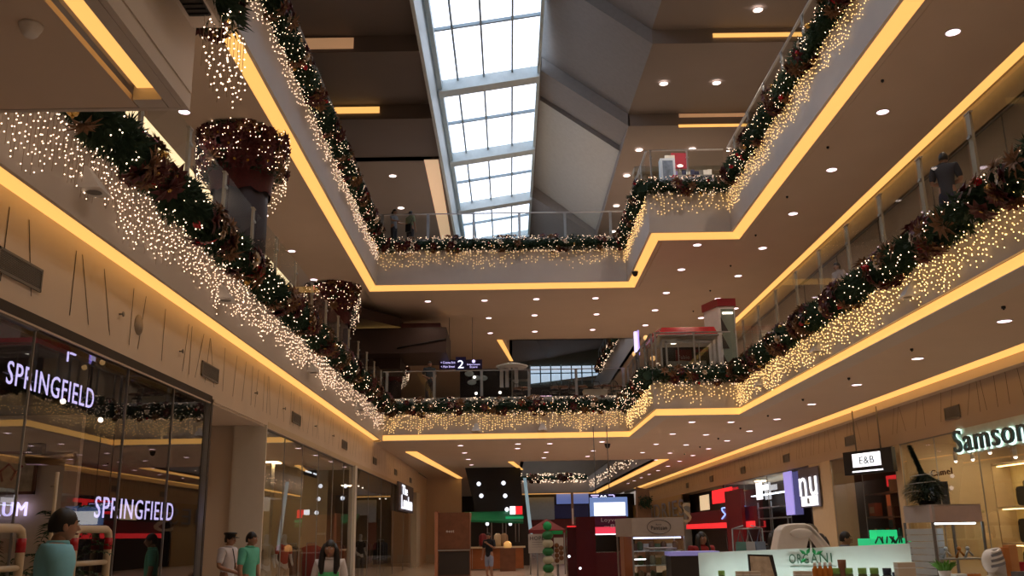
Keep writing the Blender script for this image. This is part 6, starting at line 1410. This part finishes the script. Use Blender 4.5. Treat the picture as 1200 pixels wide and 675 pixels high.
# direction sign with 2
Y=40.; a=at(515,422,Y=Y); b=at(565,432,Y=Y); t=thing('level_sign','dark violet hanging sign with a large white numeral','sign',((a.x+b.x)/2,Y,b.z)); wv=b.x-a.x; hv_=a.z-b.z
g=MB(); g.box(-wv/2,0,0,wv/2,.1,hv_); g.build('board',mat('sign_violet',(.03,.02,.10)),t); g=MB(); g.box(-.22,-.02,-.05,.22,.12,hv_+.12); g.build('centre_board',mat('sign_violet2',(.03,.025,.16)),t)
text('numeral','2',.25,.34,(0,-.04,hv_*.5),FACE_CAM,WHITE_E,t,ext=.004,world=False)
text('left_lines','< Cinema Exit',wv*.34,.10,(-wv*.30,-.01,hv_*.72),FACE_CAM,PURPLE,t,ext=.002,world=False); text('left_lines','< Main Street',wv*.32,.10,(-wv*.30,-.01,hv_*.28),FACE_CAM,PURPLE,t,ext=.002,world=False)
text('right_lines','Department',wv*.30,.09,(wv*.30,-.01,hv_*.45),FACE_CAM,PURPLE,t,ext=.002,world=False); text('right_lines','Store',wv*.18,.08,(wv*.30,-.01,hv_*.2),FACE_CAM,PURPLE,t,ext=.002,world=False)
g=MB(); g.tube([(wv*.30,-.015,hv_*.8),(wv*.30,0,hv_*.8)],.07,12); g.build('round_symbol',PURPLE,t)
g=MB(); g.tube([(-.5,.05,hv_),(-.5,.05,ZC-b.z)],.015,5); g.tube([(.5,.05,hv_),(.5,.05,ZC-b.z)],.015,5); g.build('hanger',M_GREY,t)
# black board wall with grey patches
Y=39.; a=at(539,433,Y=Y); b=at(600,468,Y=Y); t=thing('black_display_wall','black glossy display wall with grey patches behind the far railing','display wall',(a.x,Y,Z2))
g=MB(); g.box(0,0,0,b.x-a.x,.1,a.z-Z2); g.build('panel',mat('gloss_black',(.008,.008,.01),.06),t)
for k,(px,py) in enumerate([(550,438),(558,443),(566,443),(553,448)]): c=at(px,py,Y=Y-.02); g=MB(); g.ball((c.x,Y-.02,c.z),(.20,.012,.12),0,12,6); g.build('grey_patch',mat('patch_grey',(.16,.2,.22),.4),t,True)
for px,py in ((556,442),(558,461),(586,460)): c=at(px,py,Y=Y-.02); g=MB(); g.ball((c.x,Y-.03,c.z),.06,0,8,6); g.build('spot_light',mat('spot_bulb',(1,.9,.8)),t,True)
# white umbrella-like canopy banner
Y=38.; t=thing('white_canopy','white scalloped canopy with hanging cloths by the far railing','canopy',(at(600,440,Y=Y).x,Y,Z2)); zc=at(600,427,Y=Y).z-Z2
g=MB(); g.lathe((0,0,zc-.12),[(.62,-.02),(.66,.05),(.4,.12),(.02,.16)],16); g.build('canopy_top',mat('canopy_white',(.5,.52,.52)),t); g=MB(); g.tube([(0,0,0),(0,0,zc)],.03,6); g.build('pole',M_GREY,t)
for x in (-.5,-.28,.1): g=MB(); g.box(x,-.05,zc-.95,x+.15,-.03,zc-.1); g.build('hanging_cloth',mat('cloth_grey_white',(.42,.42,.43)),t)
# cafe chairs and tables behind the far railing
def cafe_chair():
    t=thing('cafe_chair','dark cafe chair','chair',(0,0,Z2))
    g=MB(); g.lathe((0,0,.44),[(.20,0),(.22,.02),(.20,.045)],16); g.build('seat',M_DARK,t)
    g=MB(); g.tube([(.19*math.cos(q),.17*math.sin(q)+.02,.46+.42*min(1,1.3*math.sin(q))) for q in [i*PI/10 for i in range(11)]],.016,6); g.tube([(-.12,.19,.62),(.12,.19,.62)],.02,6); g.tube([(0,.19,.46),(0,.19,.86)],.012,5); g.build('backrest',M_DARK,t)
    for sx in (-1,1):
        for sy in (-1,1): g=MB(); g.tube([(sx*.15,sy*.14,.44),(sx*.19,sy*.18,0)],.014,6); g.build('leg',M_DARK,t)
    return t
ch=cafe_chair(); first=True
for k,(px,yy,rz) in enumerate([(607,36.6,.3),(618,37.4,2.5),(650,36.4,.1),(662,37.6,3.0),(672,36.5,.4),(684,37.6,2.8),(700,36.4,.2),(712,37.3,2.7),(722,36.3,.5),(735,37.8,1.0),(640,38.4,.2),(696,38.6,.2)]):
    x=at(px,455,Y=yy).x; L_='dark round backed cafe chair at the far railing, %s from the left'%(['first','second','third','fourth','fifth','sixth','seventh','eighth','ninth','tenth','eleventh','twelfth'][k])
    if first: ch.location=(x,yy,Z2); ch.rotation_euler=(0,0,rz); ch['label']=L_; ch['group']='cafe chairs on level two'; first=False
    else: copy_tree(ch,(x,yy,Z2),rz,L_,'cafe chairs on level two')
tb=None
for k,(px,yy) in enumerate([(612,37.1),(656,37.0),(678,37.0),(706,36.9),(728,37.1)]):
    x=at(px,455,Y=yy).x; L_='small dark cafe table at the far railing, %s from the left'%(['first','second','third','fourth','last'][k])
    if tb is None:
        tb=thing('cafe_table',L_,'table',(x,yy,Z2),0,'cafe tables on level two'); g=MB(); g.lathe((0,0,.72),[(.36,0),(.37,.02),(.36,.04)],20); g.build('table_top',M_WOOD,tb); g=MB(); g.lathe((0,0,0),[(.22,0),(.2,.03),(.035,.05),(.03,.7),(.1,.72)],14); g.build('pedestal',M_DARK,tb)
    else: copy_tree(tb,(x,yy,Z2),0,L_,'cafe tables on level two')
c=at(697,463,Y=36.2); g=MB(); g.box(-.45,-.3,0,.45,.3,.42); g.box(-.47,-.32,.42,.47,.32,.46); tag(g.build('low_cabinet',mat('cabinet_pale',(.45,.38,.28)),loc=(c.x,36.0,Z2)),'pale low cabinet among the cafe chairs','cabinet')
for k,px in enumerate([626,636,643]): c=at(px,462,Y=36.0); g=MB(); g.box(-.1,-.1,.1,.1,.1,.22); tag(g.build('lit_menu_card',mat('pinkish_glow',(1,.6,.9),emit=.8,ecol=(1,.6,.9)),loc=(c.x,36.0,Z2+.05)),['left','middle','right'][k]+' small pinkish lit card low behind the far railing','card','lit cards')
# second atrium, upper level: glazed end, dark band, roof facets, receding railing
struct('window_2_wall', MB().box(-1,64.6,ZC,7,64.8,11.4), M_DARK)
win2=thing('window_2',None,None,(3,66,12)); win2['kind']='structure'
a=at(621,430,Y=70); b=at(706,438,Y=70); z0,z1=at(660,446,Y=70).z,at(660,429,Y=70).z
g=MB(); g.quad((a.x,70,z0-.2),(b.x,70,z0+.4),(b.x,70,z1),(a.x,70,z1)); g.build('pane',mat('daylit_glazing',(.75,.85,1),emit=.75,ecol=(.68,.82,1)),win2,True)
for k in range(8): x=a.x+(b.x-a.x)*k/7; g=MB(); g.box(x-.05,69.9,z0-.3,x+.05,69.98,z1+.1); g.build('mullion',M_FRAME,win2,True)
g=MB(); g.box(a.x,69.9,(z0+z1)/2-.04,b.x,69.96,(z0+z1)/2+.04); g.build('mullion',M_FRAME,win2,True)
struct('wall_far_upper', MB().box(-1,70.1,ZC,9,70.2,z0).box(-1,70.1,z1,9,70.2,20), mat('far_wall_green_grey',(.16,.17,.14),.7))
struct('ceiling_far_upper', MB().add([(-.5,55,16.9),(3.0,55,15.3),(3.0,70,z1+.6),(-.5,70,z1+.2)],[(0,1,2,3)]).add([(3.0,55,15.3),(7.5,55,16.6),(7.5,70,z1+1.4),(3.0,70,z1+.6)],[(0,1,2,3)]), M_ROOF)
railing((6.3,46),(6.3,64), Z3, 1.6, (-1,0), 'receding balustrade around the second opening seen over the cafe chairs', M_FRAME, .3)
garland([(6.2,46.5,z3),(6.2,64,z3)],'distant garland on the right edge of the second opening',.2,31,3.0,25,out=(-1,0,0),bulbs=12,br=.02)
garland([(1.0,83.6,6.3),(6.8,83.6,6.3)],'distant garland across the end of the second ground floor opening',.35,32,2.5,30,out=(0,-1,0),bulbs=30,br=.03)
curtain((7.0,83),(7.0,48),6.0,.8,.35,.3,.02,(-1,0,0),'distant fairy lights along the right side of the second ground floor opening',seed=41,wire=False)
for k in range(6):
    y=50+k*5; g=MB(); g.add([(6.88,y,5.5),(6.88,y+1.1,5.5),(6.88,y+1.1,6.3)],[(0,1,2)]); g.add([(6.84,y,5.5),(6.84,y+1.1,5.5),(6.9,y+1.1,6.3)],[(0,2,1)]); tag(g.build('wall_pennant',M_STEEL),ORD[k]+' triangular grey plate on the side of the second ground floor opening','plate','triangular plates of the second opening')
# violet vertical sign
c=at(745,401,Y=33); t=thing('vertical_lit_sign','narrow vertical violet lit sign left of the red roofed kiosk','sign',(c.x,33,Z2)); z0=at(745,413,Y=33).z-Z2; z1=at(745,389,Y=33).z-Z2
g=MB(); g.box(-.05,-.1,z0,.05,.1,z1); g.build('lightbox',mat('violet_bright',(.8,.7,1),emit=1.4,ecol=(.72,.62,1)),t); g=MB(); g.tube([(0,0,0),(0,0,z0)],.04,6); g.build('post',M_DARK,t); g=MB(); g.box(.08,-.08,z0-.1,.12,.08,z1+.05); g.build('side_tube',mat('violet_mid',(.5,.4,1),emit=.9,ecol=(.45,.35,1)),t)
c=at(758,399,Y=34); t=thing('globe_lamp','warm globe lamps on a stand beside the red roofed kiosk','lamp',(c.x,34,Z2)); g=MB(); g.tube([(0,0,0),(0,0,c.z-Z2)],.02,6); g.build('stand',M_DARK,t)
for px,py in ((757,396),(765,420),(744,415)): q=at(px,py,Y=34); g=MB(); g.ball((q.x,34,q.z),.10,0,10,8); g.build('globe',mat('globe_warm',(1,.6,.25),emit=1.1,ecol=(1,.55,.2)),t,True)
# red roofed kiosk
Y=29.6; a=at(773,394,Y=Y); b=at(843,429,Y=Y); t=thing('red_roofed_kiosk','glazed level two kiosk with a glossy red roof','kiosk',(a.x,Y,Z2)); wv=b.x-a.x; zt=a.z-Z2
FR=mat('kiosk_frame_grey',(.38,.35,.32),.4,.3)
for q in ((0,0,.06,.06,0,zt),(wv-.06,0,wv,.06,0,zt),(-.25,1.9,-.19,1.96,0,zt),(wv-.06,1.9,wv,1.96,0,zt)): g=MB(); g.box(q[0],q[1],q[4],q[2],q[3],q[5]); g.build('corner_post',FR,t)
g=MB(); g.box(.0,-.02,zt-.12,wv,.06,zt); g.box(0,-.02,.05,wv,.06,.16); g.build('front_frame',FR,t)
g=MB()
for q in ((.16,.22,.2,zt-.18),(wv-.22,wv-.16,.2,zt-.18)): g.box(q[0],-.04,q[2],q[1],.0,q[3])
g.box(.16,-.04,zt-.24,wv-.16,0,zt-.18); g.box(.16,-.04,.2,wv-.16,0,.26); g.box(wv*.66,-.03,.2,wv*.66+.03,0,zt-.2); g.box(wv*.30,-.03,.2,wv*.30+.03,0,zt-.2); g.build('window_bars',FR,t)
g=MB(); g.quad((.06,.03,.1),(wv-.06,.03,.1),(wv-.06,.03,zt-.1),(.06,.03,zt-.1)); g.build('glass_pane',G_SHOP,t)
g=MB(); g.quad((0,.06,.1),(-.22,1.9,.1),(-.22,1.9,zt-.1),(0,.06,zt-.1)); g.build('side_glass',G_SHOP,t)
g=MB(); zr=at(800,379,Y=Y).z-Z2; g.add([(-.05,-.12,zt),(wv+.02,-.12,zt),(wv+.02,2.05,zt),(-.3,2.05,zt),(.10,.10,zr-.1),(wv-.06,.10,zr-.1),(wv-.06,1.9,zr),(-.1,1.9,zr)],[(0,3,2,1),(4,5,6,7),(0,1,5,4),(1,2,6,5),(2,3,7,6),(3,0,4,7)]); g.build('red_roof',M_RED,t)
g=MB(); g.box(-.06,-.14,zt-.02,wv+.03,2.06,zt+.03); g.build('roof_trim',FR,t)
g=MB(); g.box(.2,.9,.1,wv-.1,.95,zt-.2); g.build('inner_wall',M_DARK,t); g=MB(); g.box(wv*.34,.8,.55,wv*.62,.88,zt-.3); g.build('red_poster',mat('poster_red',(.20,.015,.02),.4),t)
g=MB(); g.box(wv*.7,.8,.85,wv*.92,.88,zt-.3); g.build('red_poster',mat('poster_red2',(.28,.02,.04),.4),t); text('poster_script','Fabio',wv*.2,.13,(wv*.48,.79,zt-.55),FACE_CAM,mat('script_pink',(.7,.5,.5)),t,ext=.003,world=False)
g=MB(); g.ball((wv*.44,.78,.45),(.28,.04,.13),0,12,6); g.build('food_picture',mat('food_tan',(.4,.22,.12)),t); g=MB(); g.box(.3,.5,.1,wv-.3,.8,.5); g.build('inner_counter',M_STEEL,t)
g=MB(); g.tube([(wv*.28,.5,zt-.16),(wv*.28,.5,zt-.13)],.09,12); g.build('ceiling_light',mat('spot_bulb',(1,.9,.8)),t)
# white tower with red cap
Y=31.5; a=at(830,351,Y=Y); b=at(860,351,Y=Y); t=thing('red_capped_tower','pale tower with a red cap standing behind the red roofed kiosk','display tower',(a.x,Y,Z2)); wv=b.x-a.x; zt=at(845,350,Y=Y).z-Z2; zb=at(845,359,Y=Y).z-Z2
g=MB(); g.prism([(-.0,.9),(wv*.35,0),(wv,0),(wv,.9)],0,zb); g.build('body',M_WHITE,t); g=MB(); g.prism([(-.05,.95),(wv*.33,-.04),(wv+.04,-.04),(wv+.04,.95)],zb,zt); g.build('red_cap',mat('cap_red',(.22,.012,.02),.4),t)
g=MB(); g.box(wv*.45,-.03,.1,wv*.95,-.0,zb-.1); g.build('glass_front',mat('glass_green_grey',(.20,.24,.20),.2),t); g=MB(); g.box(wv*.5,-.05,zb-.28,wv*.9,-.03,zb-.22); g.build('lamp_strip',mat('spot_bulb',(1,.9,.8)),t)
for z in (.7,1.4,2.0): g=MB(); g.add([(wv*.42,-.05,z-.25),(wv*.42,-.05,z+.25),(wv*.68,-.05,z-.25)],[(0,2,1)]); g.add([(wv*.42,-.04,z-.25),(wv*.42,-.04,z+.25),(wv*.68,-.04,z-.25)],[(0,1,2)]); g.build('dark_triangle',M_DARK,t)
# seated and standing visitors behind the right railing
c=at(920,372,X=8.2); person('person in a pale top behind the right level two railing', (8.3,22.6,Z2), -1.2, 1.6, (.45,.38,.36), (.05,.04,.05), arms='front', female=True)
# ------------------------------------------------------------------ level three kiosk
Y=30.6; a=at(776,187,Y=Y); b=at(790,216,Y=Y); t=thing('poster_cabinet','white framed poster cabinet on the level three corner','cabinet',(a.x,Y,Z3)); wv=b.x-a.x; zt=a.z-Z3
g=MB(); g.box(-.08,0,0,wv+.08,.35,zt+.05); g.build('body',mat('pale_blue_white',(.6,.68,.80),.4),t); g=MB(); g.box(.0,-.015,.25,wv,-.0,zt-.04); g.build('poster',mat('poster_blue_grey',(.14,.18,.26),.4,var=.7,scale=4),t)
g=MB(); g.box(0,-.02,.2,wv,-.0,.24); g.build('frame_bar',WHITE_E,t); g=MB(); g.box(.1,.05,zt+.05,.45,.1,zt+.18); g.build('top_tag',M_WHITE,t)
a=at(791,214,Y=30.8); b=at(836,206,Y=30.8); t=thing('magazine_counter','pale violet counter of small goods next to the poster cabinet','counter',(a.x,30.8,Z3)); wv=b.x-a.x; zt=b.z-Z3
g=MB(); g.box(0,0,0,wv,.5,zt); g.build('body',mat('pale_violet_white',(.45,.45,.60),.4,var=.4,scale=7),t); g=MB(); g.box(-.03,-.03,zt,wv+.03,.53,zt+.04); g.build('counter_top',M_STEEL,t)
rnd=random.Random(9)
for k in range(9):
    x=wv*(k+.5)/9; g=MB(); g.box(-.07,-.03,0,.07,.03,.18+.1*rnd.random()); tag(g.build('magazine',rnd.choice([GC[5],GC[4],mat('mag_violet',(.25,.2,.5)),M_WHITE]),loc=(a.x+x,31.0,Z3+zt+.04)),'magazine stood up on the pale violet counter, %s from the left'%['first','second','third','fourth','fifth','sixth','seventh','eighth','ninth'][k],'magazine','magazines on the level three counter')
c=at(796,190,Y=31.2); t=thing('red_poster_stand','red picture poster on a post above the magazine counter','poster',(c.x,31.2,Z3)); g=MB(); g.box(-.28,0,c.z-Z3-.25,.28,.04,c.z-Z3+.35); g.build('board',mat('poster_red2',(.28,.02,.04)),t); g=MB(); g.tube([(0,.03,0),(0,.03,c.z-Z3)],.03,6); g.build('post',M_GREY,t)
g=MB(); g.ball((.02,-.02,c.z-Z3-.15),(.10,.03,.05),0,10,6); g.build('lamp',mat('spot_bulb',(1,.9,.8)),t)
struct('wall_level_three_kiosk', MB().box(5.0,33.8,Z3,9.2,34.0,Z3+2.35).box(4.95,33.5,Z3+2.3,9.3,34.2,Z3+2.5), mat('khaki_wall',(.34,.29,.21),.7))
